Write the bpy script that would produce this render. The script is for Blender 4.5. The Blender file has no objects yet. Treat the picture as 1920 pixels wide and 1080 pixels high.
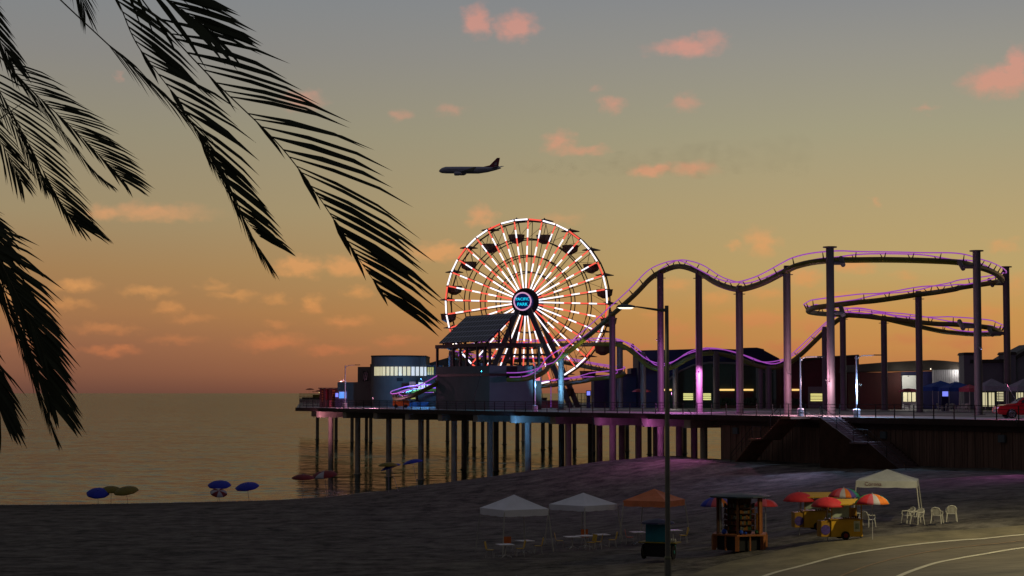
import bpy, bmesh, math, random
import numpy as np
from mathutils import Vector, Matrix
R = math.radians
sc = bpy.context.scene
C = sc.collection
random.seed(7)

# ------------------------------------------------------------------ camera
F = 3500.0; HC = 10.9; PIT = math.atan(196.0/F)
cam = bpy.data.objects.new('camera', bpy.data.cameras.new('camera')); C.objects.link(cam)
cam.location = (0, 0, HC); cam.rotation_euler = (math.pi/2+PIT, 0, 0)
cam.data.sensor_width = 36; cam.data.lens = 36*F/1920
cam.data.clip_start = 0.5; cam.data.clip_end = 60000
sc.camera = cam
sc.view_settings.view_transform = 'Standard'; sc.view_settings.look = 'None'
sc.view_settings.exposure = 0; sc.view_settings.gamma = 1
try:
    sc.cycles.sample_clamp_indirect = 2.0; sc.cycles.max_bounces = 5
    sc.cycles.use_light_tree = True
except Exception: pass

def lin(c):
    return tuple(((v/255)/12.92 if v <= 10 else (((v/255)+.055)/1.055)**2.4) for v in c)

# ------------------------------------------------------------------ dusk sky
w = bpy.data.worlds.new('World'); sc.world = w; w.use_nodes = True
NT = w.node_tree; NT.nodes.clear()
def nd(t, **k):
    n = NT.nodes.new(t)
    for a, b in k.items(): setattr(n, a, b)
    return n
def L(a, b): NT.links.new(a, b)
def mth(op, a, b=None, c=None):
    n = nd('ShaderNodeMath', operation=op)
    for i, v in enumerate((a, b, c)):
        if v is None: continue
        if isinstance(v, (int, float)): n.inputs[i].default_value = v
        else: L(v, n.inputs[i])
    return n.outputs[0]
def ramp(fac, stops, interp='LINEAR'):
    r = nd('ShaderNodeValToRGB'); cr = r.color_ramp; cr.interpolation = interp
    while len(cr.elements) < len(stops): cr.elements.new(0.5)
    for e, (p, c) in zip(cr.elements, stops):
        e.position = p; e.color = (*c, 1)
    L(fac, r.inputs[0]); return r.outputs[0]
tc = nd('ShaderNodeTexCoord')
sep = nd('ShaderNodeSeparateXYZ'); L(tc.outputs['Generated'], sep.inputs[0])
X_, Y_, Z_ = sep.outputs
az = mth('ARCTAN2', X_, Y_)                     # 0 = north-west over the sea, + to the right
el = mth('ARCSINE', Z_)
elr2 = mth('MULTIPLY_ADD', el, 1/R(80), 0.0)
elr = mth('MULTIPLY_ADD', el, 1/R(24), 0.0)     # 0..1 over 24 degrees above the horizon
# elevation ramps (left = away from the glow, right = into the glow)
def e(py): return math.atan((736-py)/F)/R(24)
left = ramp(elr, [(0.0, lin((108,72,60))), (e(700), lin((130,86,66))), (e(650), lin((146,98,72))), (e(590), lin((162,115,76))),
                  (e(510), lin((163,126,84))), (e(400), lin((158,140,106))), (e(250), lin((148,140,118))), (e(100), lin((136,134,130))),
                  (e(0), lin((130,133,135))), (0.75, lin((88,93,104))), (1.0, lin((86,89,96)))])
right = ramp(elr, [(0.0, lin((150,90,62))), (e(700), lin((184,118,72))), (e(650), lin((198,138,76))), (e(590), lin((198,148,82))),
                   (e(510), lin((189,162,106))), (e(400), lin((180,160,116))), (e(250), lin((164,157,128))), (e(100), lin((150,147,137))),
                   (e(0), lin((138,139,140))), (0.75, lin((92,96,106))), (1.0, lin((86,89,96)))])
azf = nd('ShaderNodeMapRange', interpolation_type='SMOOTHSTEP')
L(az, azf.inputs[0]); azf.inputs[1].default_value = R(-17); azf.inputs[2].default_value = R(15)
mixs = nd('ShaderNodeMix', data_type='RGBA'); L(azf.outputs[0], mixs.inputs[0]); L(left, mixs.inputs[6]); L(right, mixs.inputs[7])
# clouds lit pink from below by the set sun: (u, v) are tangents of direction over the horizon, in 1/3500
u = mth('MULTIPLY', az, F); v = mth('MULTIPLY', el, F)
cx = nd('ShaderNodeCombineXYZ'); L(u, cx.inputs[0]); L(v, cx.inputs[1])
nz = nd('ShaderNodeTexNoise'); nz.inputs['Scale'].default_value = 0.035; nz.inputs['Detail'].default_value = 4
mp = nd('ShaderNodeMapping'); mp.inputs['Scale'].default_value = (1, 1.5, 1); L(cx.outputs[0], mp.inputs[0]); L(mp.outputs[0], nz.inputs[0])
ns = nd('ShaderNodeVectorMath', operation='MULTIPLY_ADD'); L(nz.outputs['Color'], ns.inputs[0])
ns.inputs[1].default_value = (60, 34, 0); L(cx.outputs[0], ns.inputs[2])
P = ns.outputs[0]
CL = [(893,42,30,26,1),(965,52,40,24,1),(1290,95,66,17,.8),(1340,84,26,18,.6),(1880,172,62,26,1),(1915,150,24,36,1),
 (1148,198,24,15,.6),(1286,196,28,15,.5),(845,210,28,11,.4),(750,215,24,10,.4),(565,192,38,18,.7),(1048,266,30,20,.7),(1090,282,52,10,.6),
 (1225,323,36,12,1),(1300,320,44,15,.7),(825,474,58,15,1),(902,405,24,17,.7),(560,503,46,14,1),(652,500,56,14,.9),(280,404,110,13,.6),(192,408,34,12,.7),
 (1428,458,32,22,.7),(1375,463,16,7,.5),(1600,500,42,13,.9),(1508,525,36,14,.8),(140,541,42,10,.7),(275,548,44,9,.6),(440,556,40,8,.5),
 (515,562,24,8,.5),(315,580,28,10,.6),(585,572,20,12,.8),(670,549,24,10,.7),(650,604,46,10,.7),(208,660,56,8,.7),(515,642,66,11,.7),(120,576,56,7,.5),
 (620,658,56,8,.6),(740,640,44,8,.5),(520,610,28,7,.5),(1420,600,80,14,.9),(1340,560,40,10,.6),(1610,585,50,12,.7),(1850,590,50,12,.6),(1480,650,50,10,.6),(1230,590,30,9,.5),(1880,470,26,12,.5),(1700,520,30,8,.4),(30,560,40,9,.4),(360,600,40,8,.4),(80,650,50,7,.4),(400,540,30,7,.4),(330,640,50,8,.4),(1190,650,40,9,.5),(1310,640,50,10,.5),(1520,612,44,13,.7),(1270,617,44,12,.6),(1570,557,36,8,.6),(1750,555,46,11,.6),
 (1820,645,66,12,.6),(1700,640,50,9,.5),(1905,540,26,16,.5),(200,618,64,8,.5),(1740,218,18,7,.35),(1645,388,14,7,.35),(1050,410,40,9,.35),(1270,533,34,10,.6),(1440,552,40,9,.6),(1120,170,12,7,.25),(220,158,10,7,.25),
 (-260,480,120,16,.7),(-420,250,90,26,.7),(2150,420,120,20,.8),(2300,150,140,40,.8),(-300,620,160,14,.6),(2200,600,160,14,.7)]
acc = None
for (px, py, rx, ry, a) in CL:
    k = nd('ShaderNodeVectorMath', operation='MULTIPLY_ADD'); L(P, k.inputs[0])
    cu = math.atan((px-960)/F)*F + 30; cv = 736-py + 17
    rx *= 1.15; ry *= (1.2 if py < 380 else 1.45)
    k.inputs[1].default_value = (1/rx, 1/ry, 0); k.inputs[2].default_value = (-cu/rx, -cv/ry, 0)
    ln = nd('ShaderNodeVectorMath', operation='LENGTH'); L(k.outputs[0], ln.inputs[0])
    m = nd('ShaderNodeMapRange', interpolation_type='SMOOTHSTEP'); L(ln.outputs['Value'], m.inputs[0])
    m.inputs[1].default_value = 1.25; m.inputs[2].default_value = 0.0; m.inputs[3].default_value = 0; m.inputs[4].default_value = a
    acc = m.outputs[0] if acc is None else mth('MAXIMUM', acc, m.outputs[0])
nz2 = nd('ShaderNodeTexNoise'); nz2.inputs['Scale'].default_value = 0.06; nz2.inputs['Detail'].default_value = 3; L(mp.outputs[0], nz2.inputs[0])
acc = mth('MULTIPLY', acc, mth('MULTIPLY_ADD', nz2.outputs[0], .8, .72))
acc = mth('MINIMUM', acc, .85)
ccol = ramp(elr, [(0.0, lin((160,92,70))), (e(650), lin((196,120,76))), (e(560), lin((214,150,88))), (e(450), lin((220,160,104))), (e(300), lin((212,152,120))), (e(100), lin((210,150,134))), (1.0, lin((150,110,116)))])
mixc = nd('ShaderNodeMix', data_type='RGBA'); L(acc, mixc.inputs[0]); L(mixs.outputs[2], mixc.inputs[6]); L(ccol, mixc.inputs[7])
# the glow is over the sea; the sky behind the viewer is already dark blue
back = ramp(elr2, [(0.0, lin((52,50,52))), (0.3, lin((60,60,64))), (1.0, lin((84,86,92)))])
bf = nd('ShaderNodeMapRange', interpolation_type='SMOOTHSTEP'); L(mth('ABSOLUTE', az), bf.inputs[0])
bf.inputs[1].default_value = R(28); bf.inputs[2].default_value = R(100)
mixb = nd('ShaderNodeMix', data_type='RGBA'); L(bf.outputs[0], mixb.inputs[0]); L(mixc.outputs[2], mixb.inputs[6]); L(back, mixb.inputs[7])
bg = nd('ShaderNodeBackground'); L(mixb.outputs[2], bg.inputs[0]); bg.inputs[1].default_value = 1.0
wo = nd('ShaderNodeOutputWorld'); L(bg.outputs[0], wo.inputs[0])

# last trace of the sun, just above the sea to the far right
sun = bpy.data.objects.new('sun', bpy.data.lights.new('sun', 'SUN')); C.objects.link(sun)
sun.data.energy = 0.04; sun.data.color = (1, .5, .3); sun.data.angle = R(8)
sun.rotation_euler = (R(88), 0, R(180-24))

# ------------------------------------------------------------------ coordinates
ct, st = math.cos(PIT), math.sin(PIT)
def ray(px, py):
    a = (px-960)/F; b = (540-py)/F
    return Vector((a, ct - b*st, st + b*ct))
def at(px, py, Y):
    r = ray(px, py); return Vector((0,0,HC)) + r*(Y/r.y)
def g(px, py, z):
    r = ray(px, py); return Vector((0,0,HC)) + r*((z-HC)/r.z)
DK = 8.8                                        # pier deck height over the water
E0 = g(556, 764, DK); E1 = g(1920, 788, DK)
dv = (E1-E0).normalized(); nv = Vector((-dv.y, dv.x, 0)); 
if nv.y < 0: nv = -nv
def pier(t, n, z=DK): 
    p = E0 + dv*t + nv*n; return Vector((p.x, p.y, z))
def on_row(px, n):                              # t along the pier where line n meets the image column px
    k = (px-960)/F/ (ct)                        # x = k*y (level line of sight, near enough)
    b = E0 + nv*n
    return (k*b.y - b.x)/(dv.x - k*dv.y)
PA = math.atan2(dv.y, dv.x)                     # pier direction

# ------------------------------------------------------------------ materials
def M(name, rgb, rough=.7, metal=0.0, var=.18, scale=3.0, bump=0.0, bscale=None, emit=None, estr=0.0, stretch=(1,1,1), wave=None, coat=0, spec=.4):
    m = bpy.data.materials.new(name); m.use_nodes = True; t = m.node_tree; b = t.nodes['Principled BSDF']
    b.inputs['Roughness'].default_value = rough; b.inputs['Metallic'].default_value = metal
    b.inputs['Specular IOR Level'].default_value = spec
    if coat: b.inputs['Coat Weight'].default_value = coat
    c = lin(rgb); tcn = t.nodes.new('ShaderNodeTexCoord'); mpn = t.nodes.new('ShaderNodeMapping')
    mpn.inputs['Scale'].default_value = stretch; t.links.new(tcn.outputs['Object'], mpn.inputs[0])
    n = t.nodes.new('ShaderNodeTexNoise'); n.inputs['Scale'].default_value = scale; n.inputs['Detail'].default_value = 5; n.inputs['Roughness'].default_value = .65
    t.links.new(mpn.outputs[0], n.inputs[0])
    r = t.nodes.new('ShaderNodeValToRGB'); r.color_ramp.elements[0].position = .3; r.color_ramp.elements[1].position = .7
    lo = tuple(max(0, v*(1-var)) for v in c); hi = tuple(min(1, v*(1+var)) for v in c)
    r.color_ramp.elements[0].color = (*lo, 1); r.color_ramp.elements[1].color = (*hi, 1)
    t.links.new(n.outputs[0], r.inputs[0]); src = r.outputs[0]
    if wave:                                    # (axis, scale, depth): boards, ribs, courses
        wv = t.nodes.new('ShaderNodeTexWave'); wv.wave_type = 'BANDS'; wv.bands_direction = wave[0]; wv.wave_profile = 'SAW'
        wv.inputs['Scale'].default_value = wave[1]; t.links.new(tcn.outputs['Object'], wv.inputs[0])
        wr = t.nodes.new('ShaderNodeValToRGB'); wr.color_ramp.elements[0].position = 0; wr.color_ramp.elements[1].position = .12
        wr.color_ramp.elements[0].color = (1-wave[2],)*3+(1,); wr.color_ramp.elements[1].color = (1,1,1,1)
        t.links.new(wv.outputs[1], wr.inputs[0])
        mx = t.nodes.new('ShaderNodeMix'); mx.data_type = 'RGBA'; mx.blend_type = 'MULTIPLY'; mx.inputs[0].default_value = 1
        t.links.new(src, mx.inputs[6]); t.links.new(wr.outputs[0], mx.inputs[7]); src = mx.outputs[2]
    t.links.new(src, b.inputs['Base Color'])
    if bump:
        bn = t.nodes.new('ShaderNodeTexNoise'); bn.inputs['Scale'].default_value = bscale or scale*4; bn.inputs['Detail'].default_value = 6
        t.links.new(mpn.outputs[0], bn.inputs[0]); bp = t.nodes.new('ShaderNodeBump'); bp.inputs['Strength'].default_value = bump
        bp.inputs['Distance'].default_value = .1
        t.links.new(bn.outputs[0], bp.inputs['Height']); t.links.new(bp.outputs[0], b.inputs['Normal'])
    if emit:
        b.inputs['Emission Color'].default_value = (*lin(emit), 1); b.inputs['Emission Strength'].default_value = estr
    return m
mt = {
 'steel_dark': M('dark_steel', (70,64,66), .6, .3), 'steel': M('column_paint', (88,78,80), .55, .0, .12, .8),
 'wheel': M('wheel_steel', (48,38,38), .5, .3), 'concrete': M('pier_concrete', (178,162,144), .9, 0, .25, .6, .3),
 'deck': M('deck_surface', (128,122,118), .6, 0, .2, .5, .15), 'fascia': M('fascia_timber', (60,42,38), .85, 0, .3, .7),
 'boards': M('timber_boards', (92,66,56), .85, 0, .35, .8, .2, wave=('X', 1.05, .7)),
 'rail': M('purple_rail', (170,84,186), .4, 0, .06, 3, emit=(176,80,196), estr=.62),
 'spine': M('green_spine', (84,84,16), .5, 0, .2, .4), 'tie': M('coaster_tie', (84,72,48), .6),
 'white_led': M('white_led', (240,240,240), .4, 0, 0, 1, emit=(246,240,248), estr=1.5),
 'red_led': M('red_led', (220,60,50), .4, 0, 0, 1, emit=(255,96,78), estr=1.05),
 'cyan_led': M('cyan_led', (40,190,230), .4, 0, 0, 1, emit=(20,214,246), estr=1.1),
 'pink_led': M('pink_led', (220,170,200), .4, 0, 0, 1, emit=(206,150,186), estr=.95),
 'navy': M('navy_paint', (22,20,66), .6, 0, .2, .6), 'navy_panel': M('sign_navy', (16,26,90), .5, emit=(12,22,80), estr=.5),
 'gondola': M('gondola_paint', (66,44,30), .6), 'red_paint': M('red_wall', (64,15,12), .7, 0, .2, .5, wave=('X', 1.6, .35)),
 'green_wall': M('green_wall', (44,52,40), .8, 0, .25, .5, wave=('X', 1.2, .4)), 'grey_wall': M('grey_stucco', (104,103,108), .9, 0, .12, .5, .2),
 'roof_dark': M('dark_roofing', (52,46,40), .8, 0, .25, .5), 'blue_grey': M('bluegrey_wall', (104,102,96), .85, 0, .12, .4),
 'box_wall': M('stucco_wall', (94,102,106), .9, 0, .1, .5, .1), 'brown': M('brown_frame', (44,26,20), .6),
 'window': M('lit_window', (225,215,180), .3, 0, .12, .7, emit=(214,204,160), estr=.85),
 'window_cool': M('lit_window_cool', (220,225,235), .3, 0, .1, .7, emit=(214,220,214), estr=.85),
 'window_yel': M('lit_window_yellow', (200,170,60), .3, 0, .2, .7, emit=(168,146,60), estr=.7),
 'neon_yel': M('yellow_tube', (250,200,110), .3, 0, 0, 1, emit=(252,206,120), estr=1.1),
 'screen': M('blue_screen', (60,90,230), .3, 0, .2, 3, emit=(130,140,250), estr=1.0),
 'screen_b': M('light_blue_screen', (60,130,210), .3, 0, .3, 3, emit=(70,150,220), estr=.8),
 'lamp_lit': M('lamp_lens', (255,240,220), .3, 0, 0, 1, emit=(255,240,214), estr=2.2),
 'bulb': M('bulb', (255,240,160), .3, 0, 0, 1, emit=(255,236,150), estr=1.6),
 'lamp_paint': M('lamp_paint', (214,208,216), .4, .2), 'road_pole': M('road_lamp_paint', (116,114,104), .6, .1), 'lamp_head': M('lamp_head', (92,96,108), .5, .2),
 'solar': None, 'glass': M('dark_glass', (16,18,26), .12, 0, .1, 2, spec=.8),
 'canvas': M('white_canvas', (236,233,240), .85, 0, .06, 1.5, .1), 'canvas_cream': M('cream_canvas', (190,189,188), .85, 0, .12, 1.5, .1),
 'canvas_orange': M('orange_canvas', (232,134,92), .85, 0, .15, 1.5), 'canvas_blue': M('blue_canvas', (36,72,150), .85), 'canvas_grey': M('grey_canvas', (128,126,138), .85),
 'plastic': M('white_plastic', (190,186,176), .5, 0, .05), 'alu': M('brushed_metal', (184,180,182), .4, .1, .1), 'table': M('table_top', (222,218,224), .5, 0, .08),
 'yellow': M('yellow_paint', (206,156,26), .55, 0, .15, 1.2), 'yel_dark': M('yellow_side', (160,116,24), .6), 'chair_y': M('yellow_chair', (196,156,30), .6), 'chair_o': M('orange_chair', (196,96,34), .6),
 'rubber': M('rubber', (22,20,20), .8), 'wood': M('warm_wood', (146,86,44), .7, 0, .2, 2, stretch=(1,1,6)), 'wood_dark': M('dark_wood', (70,40,24), .8),
 'red': M('red_fabric', (198,44,52), .7), 'blue': M('blue_fabric', (30,44,170), .7), 'olive': M('olive_fabric', (124,108,30), .7), 'white': M('white_fabric', (176,170,176), .7),
 'green': M('green_fabric', (40,150,60), .7), 'orange': M('orange_fabric', (214,112,30), .7), 'teal': M('teal_fabric', (50,120,116), .7), 'violet': M('violet_fabric', (90,70,150), .7),
 'pinkf': M('pink_fabric', (190,80,96), .7), 'dred': M('darkred_fabric', (120,22,30), .7),
 'car': M('red_car_paint', (176,20,36), .28, .3, .05, 1, coat=.6), 'chrome': M('chrome', (190,190,200), .2, .9), 'palm': M('palm_leaf', (46,52,24), .6, 0, .3, 4), 'palm_stem': M('palm_stem', (70,66,36), .7), 'bark': M('palm_bark', (96,78,60), .9, 0, .3, 2, .5),
 'plane': M('aircraft_paint', (186,182,204), .4, .1), 'plane_red': M('aircraft_red', (150,70,86), .4), 'hedge': M('hedge_leaf', (34,48,22), .8, 0, .4, 6, .6),
 'black': M('black_metal', (22,20,22), .6), 'pink_wall': M('coral_panel', (196,110,90), .7), 'bluep': M('blue_painted_panel', (16,66,110), .6), 'stripe_white': M('road_line', (168,162,148), .8, 0, .15, 2), 'purple_lit': None,
}
# solar roof: cell grid
def solar():
    m = bpy.data.materials.new('solar_cells'); m.use_nodes = True; t = m.node_tree; b = t.nodes['Principled BSDF']
    tcn = t.nodes.new('ShaderNodeTexCoord'); br = t.nodes.new('ShaderNodeTexBrick'); br.offset = 0
    br.inputs['Color1'].default_value = (*lin((34,36,66)), 1); br.inputs['Color2'].default_value = (*lin((28,30,56)), 1); br.inputs['Mortar'].default_value = (*lin((150,150,176)), 1)
    br.inputs['Scale'].default_value = 1; br.inputs['Mortar Size'].default_value = .09; br.inputs['Brick Width'].default_value = 1.0; br.inputs['Row Height'].default_value = .8
    t.links.new(tcn.outputs['Object'], br.inputs[0]); t.links.new(br.outputs[0], b.inputs['Base Color'])
    b.inputs['Roughness'].default_value = .45; return m
mt['solar'] = solar()

# ------------------------------------------------------------------ mesh helper
class MB:
    def __init__(s): s.v = []; s.f = []; s.m = []; s.mi = 0
    def add(s, vs, fs):
        o = len(s.v); s.v += [tuple(x) for x in vs]; s.f += [tuple(i+o for i in f) for f in fs]; s.m += [s.mi]*len(fs); return s
    def box(s, c, d, rz=0, rx=0, ry=0, taper=1):
        hx, hy, hz = d[0]/2, d[1]/2, d[2]/2
        vs = [Vector((x*hx*(taper if z > 0 else 1), y*hy*(taper if z > 0 else 1), z*hz)) for z in (-1,1) for x, y in ((-1,-1),(1,-1),(1,1),(-1,1))]
        if rx or ry or rz:
            mm = Matrix.Rotation(rz,3,'Z') @ Matrix.Rotation(ry,3,'Y') @ Matrix.Rotation(rx,3,'X'); vs = [mm @ q for q in vs]
        c = Vector(c); vs = [q+c for q in vs]
        return s.add(vs, [(3,2,1,0),(4,5,6,7),(0,1,5,4),(1,2,6,5),(2,3,7,6),(3,0,4,7)])
    def tube(s, pts, r, n=8, cap=True, up=None):
        pts = [Vector(p) for p in pts]; rs = r if isinstance(r, (list, tuple)) else [r]*len(pts)
        o = []; fs = []
        for i, p in enumerate(pts):
            a = pts[max(i-1,0)]; b = pts[min(i+1,len(pts)-1)]; d = (b-a)
            if d.length < 1e-9: d = Vector((0,0,1))
            d.normalize(); q = Vector((0,0,1)) if abs(d.z) < .95 else Vector((1,0,0))
            x = d.cross(q).normalized(); y = x.cross(d).normalized()
            for k in range(n):
                t = 2*math.pi*k/n + math.pi/n; o.append(p + (x*math.cos(t)+y*math.sin(t))*rs[i])
        for i in range(len(pts)-1):
            for k in range(n):
                fs.append((i*n+k, i*n+(k+1)%n, (i+1)*n+(k+1)%n, (i+1)*n+k))
        if cap: fs.append(tuple(range(n-1,-1,-1))); fs.append(tuple(range((len(pts)-1)*n, len(pts)*n)))
        return s.add(o, fs)
    def lathe(s, c, prof, n=16, a0=0):               # prof: (radius, z)
        o = []; fs = []; c = Vector(c)
        for (r, z) in prof:
            for k in range(n):
                t = 2*math.pi*k/n+a0; o.append(c+Vector((r*math.cos(t), r*math.sin(t), z)))
        for i in range(len(prof)-1):
            for k in range(n): fs.append((i*n+k, i*n+(k+1)%n, (i+1)*n+(k+1)%n, (i+1)*n+k))
        fs.append(tuple(range(n-1,-1,-1))); fs.append(tuple(range((len(prof)-1)*n, len(prof)*n)))
        return s.add(o, fs)
    def prism(s, poly, y0, y1):                       # poly in x,z extruded along y
        n = len(poly); o = [Vector((x, y0, z)) for x, z in poly] + [Vector((x, y1, z)) for x, z in poly]
        fs = [tuple(range(n)), tuple(range(2*n-1, n-1, -1))] + [(i, i+n, (i+1)%n+n, (i+1)%n) for i in range(n)]
        return s.add(o, fs)
    def slab(s, poly, z0, z1):                        # poly in x,y
        n = len(poly); o = [Vector((p[0], p[1], z0)) for p in poly] + [Vector((p[0], p[1], z1)) for p in poly]
        fs = [tuple(range(n-1,-1,-1)), tuple(range(n, 2*n))] + [(i, (i+1)%n, (i+1)%n+n, i+n) for i in range(n)]
        return s.add(o, fs)
    def build(s, name, mats, parent=None, smooth=False, loc=(0,0,0), rz=0, bevel=0):
        me = bpy.data.meshes.new(name); me.from_pydata(s.v, [], s.f)
        if not isinstance(mats, (list, tuple)): mats = [mats]
        for a in mats: me.materials.append(mt[a] if isinstance(a, str) else a)
        me.polygons.foreach_set('material_index', s.m)
        bm = bmesh.new(); bm.from_mesh(me); bmesh.ops.recalc_face_normals(bm, faces=bm.faces)
        if bevel: bmesh.ops.bevel(bm, geom=list(bm.edges), offset=bevel, segments=2, affect='EDGES', clamp_overlap=True)
        bm.to_mesh(me); bm.free()
        if smooth:
            me.polygons.foreach_set('use_smooth', [True]*len(me.polygons))
            try: me.set_sharp_from_angle(angle=R(40))
            except Exception: pass
        o = bpy.data.objects.new(name, me); C.objects.link(o); o.parent = parent; o.location = loc; o.rotation_euler = (0,0,rz)
        return o
def tag(o, label, cat, group=None, kind=None):
    if label: o['label'] = label
    if cat: o['category'] = cat
    if group: o['group'] = group
    if kind: o['kind'] = kind
    return o
def thing(name, label, cat, loc=(0,0,0), rz=0, group=None):
    o = bpy.data.objects.new(name, None); C.objects.link(o); o.location = loc; o.rotation_euler = (0,0,rz); o.empty_display_size = .3
    return tag(o, label, cat, group)
def dup(r0, loc, rz, label, group=None, scale=None):
    r = r0.copy(); C.objects.link(r); r.location = loc; r.rotation_euler = (0,0,rz)
    if label: r['label'] = label
    if group: r['group'] = group
    if scale: r.scale = (scale,)*3
    for ch in list(r0.children):
        c = ch.copy(); C.objects.link(c); c.parent = r
        for q in ch.children:
            d = q.copy(); C.objects.link(d); d.parent = c
    return r
def text_mesh(name, txt, size, mat, parent, loc, rot, extrude=.02, sx=1):
    cu = bpy.data.curves.new(name, 'FONT'); cu.body = txt; cu.size = size; cu.extrude = extrude; cu.align_x = 'CENTER'; cu.align_y = 'CENTER'; cu.resolution_u = 2
    t = bpy.data.objects.new(name, cu); C.objects.link(t)
    dg = bpy.context.evaluated_depsgraph_get(); dg.update(); me = bpy.data.meshes.new_from_object(t.evaluated_get(dg))
    C.objects.unlink(t); bpy.data.objects.remove(t)
    o = bpy.data.objects.new(name, me); C.objects.link(o); me.materials.clear(); me.materials.append(mt[mat] if isinstance(mat, str) else mat); o.parent = parent
    o.location = loc; o.rotation_euler = rot; o.scale = (sx, 1, 1); return o
def light(name, loc, col, power, r=.15, parent=None, kind='POINT', aim=None, size=None, blend=.5):
    l = bpy.data.lights.new(name, kind); l.color = col; l.energy = power; l.shadow_soft_size = r
    o = bpy.data.objects.new(name, l); C.objects.link(o); o.parent = parent; o.location = loc
    if kind == 'SPOT':
        l.spot_size = R(size); l.spot_blend = blend; o.rotation_euler = (Vector(aim)).to_track_quat('-Z', 'Y').to_euler()
    return o

# ------------------------------------------------------------------ ground
cps = []
def cp(px, py, z): q = g(px, py, z); cps.append((q.x, q.y, z))
for a in [(-400,947,0),(-100,946,0),(120,946,0),(300,943,0),(520,938,0),(640,931,0),(740,920,0),(800,910,.05)]: cp(*a)
def row(px, py, n=1.9):
    p = pier(on_row(px, n), n); z = HC - (py-736)/F*p.y*1.0; cps.append((p.x, p.y, z))
for a in [(852,904),(918,904),(990,900),(1065,893),(1148,879),(1238,862),(1290,854.5),(1342,857),(1420,860),(1520,865),(1620,870),(1760,873),(1920,877),(2150,884)]: row(*a, n=(1.9 if a[0] < 1300 else -.2))
for a in [(0,1080,1.3),(500,1080,1.3),(960,1085,1.4),(947,1047,1.5),(1078,1031,1.45),(1200,1022,1.5),(560,1000,1.0),(150,1000,1.0),(750,1000,1.1),(-300,1060,1.2),
          (1387,1040,2.35),(1575,1016,3.1),(1525,995,3.1),(1783,978,3.8),(1640,975,3.6),(1700,925,4.4),(1438,1080,2.2),(1700,1080,2.6),(1840,1012,3.3),(1920,1062,2.95),(1240,1060,1.85),(1000,950,1.3),(1300,950,2.4),(1500,920,3.8),
          (2200,1000,4.0),(2300,930,4.8)]: cp(*a)
for px in (700, 852, 990, 1148, 1238, 1310):
    for n, z in ((14, -1.2), (40, -3)):
        p = pier(on_row(px, 1.9)+4, n); cps.append((p.x, p.y, z))
for px in (1420, 1620, 1920): p = pier(on_row(px, 0), 18); cps.append((p.x, p.y, 4.5))
for a in [(-90,320,-4),(-40,340,-4),(40,360,-4),(-120,240,-3),(-60,230,-2.0),(-30,255,-2.4),(160,260,4),(-60,40,1.6),(0,40,1.8),(60,40,2.6)]: cps.append(a)
A_ = np.array(cps); cx_ = A_[:, :2]; N_ = len(A_)
D_ = np.sqrt(((cx_[:,None]-cx_[None])**2).sum(-1)); PP = np.c_[np.ones(N_), cx_/100]
sysm = np.block([[D_ + 0.0*np.eye(N_), PP],[PP.T, np.zeros((3,3))]])
sol = np.linalg.lstsq(sysm, np.r_[A_[:,2], 0,0,0], rcond=None)[0]
def ground(x, y):
    d = np.sqrt((cx_[:,0]-x)**2 + (cx_[:,1]-y)**2)
    return float(d @ sol[:N_] + sol[N_] + sol[N_+1]*x/100 + sol[N_+2]*y/100)
def gr(px, py):
    r = ray(px, py); o = Vector((0,0,HC)); Y = 30.0
    while Y < 330:
        p = o + r*(Y/r.y)
        if p.z < ground(p.x, p.y): break
        Y += .25
    p.z = ground(p.x, p.y); return p
xs = np.concatenate([np.arange(-140,-64,5), np.arange(-64,64,.8), np.arange(64,180,5)]); ys = np.concatenate([np.arange(20,70,2.5), np.arange(70,130,.5), np.arange(130,215,.8), np.arange(215,380,5)])
def hash2(i, j): 
    s = np.sin(i*127.1+j*311.7)*43758.5453; return s-np.floor(s)
def vnoise(x, y):
    i, j = np.floor(x), np.floor(y); fx, fy = x-i, y-j; fx = fx*fx*(3-2*fx); fy = fy*fy*(3-2*fy)
    return (hash2(i,j)*(1-fx)+hash2(i+1,j)*fx)*(1-fy)+(hash2(i,j+1)*(1-fx)+hash2(i+1,j+1)*fx)*fy
XX, YY = np.meshgrid(xs, ys)
ZZ = np.zeros_like(XX)
for k in range(N_): ZZ += sol[k]*np.sqrt((XX-cx_[k,0])**2+(YY-cx_[k,1])**2)
ZZ += sol[N_] + sol[N_+1]*XX/100 + sol[N_+2]*YY/100
nn = vnoise(XX*.35, YY*.35)*.5 + vnoise(XX*.9+7, YY*.9)*.3 + vnoise(XX*2.1, YY*2.1+3)*.2
ZZ -= nn*np.clip((ZZ-.1)*.4, 0, .26)
vs = np.stack([XX, YY, ZZ], -1).reshape(-1,3); ny, nx = XX.shape
fs = [(j*nx+i, j*nx+i+1, (j+1)*nx+i+1, (j+1)*nx+i) for j in range(ny-1) for i in range(nx-1)]
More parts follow.
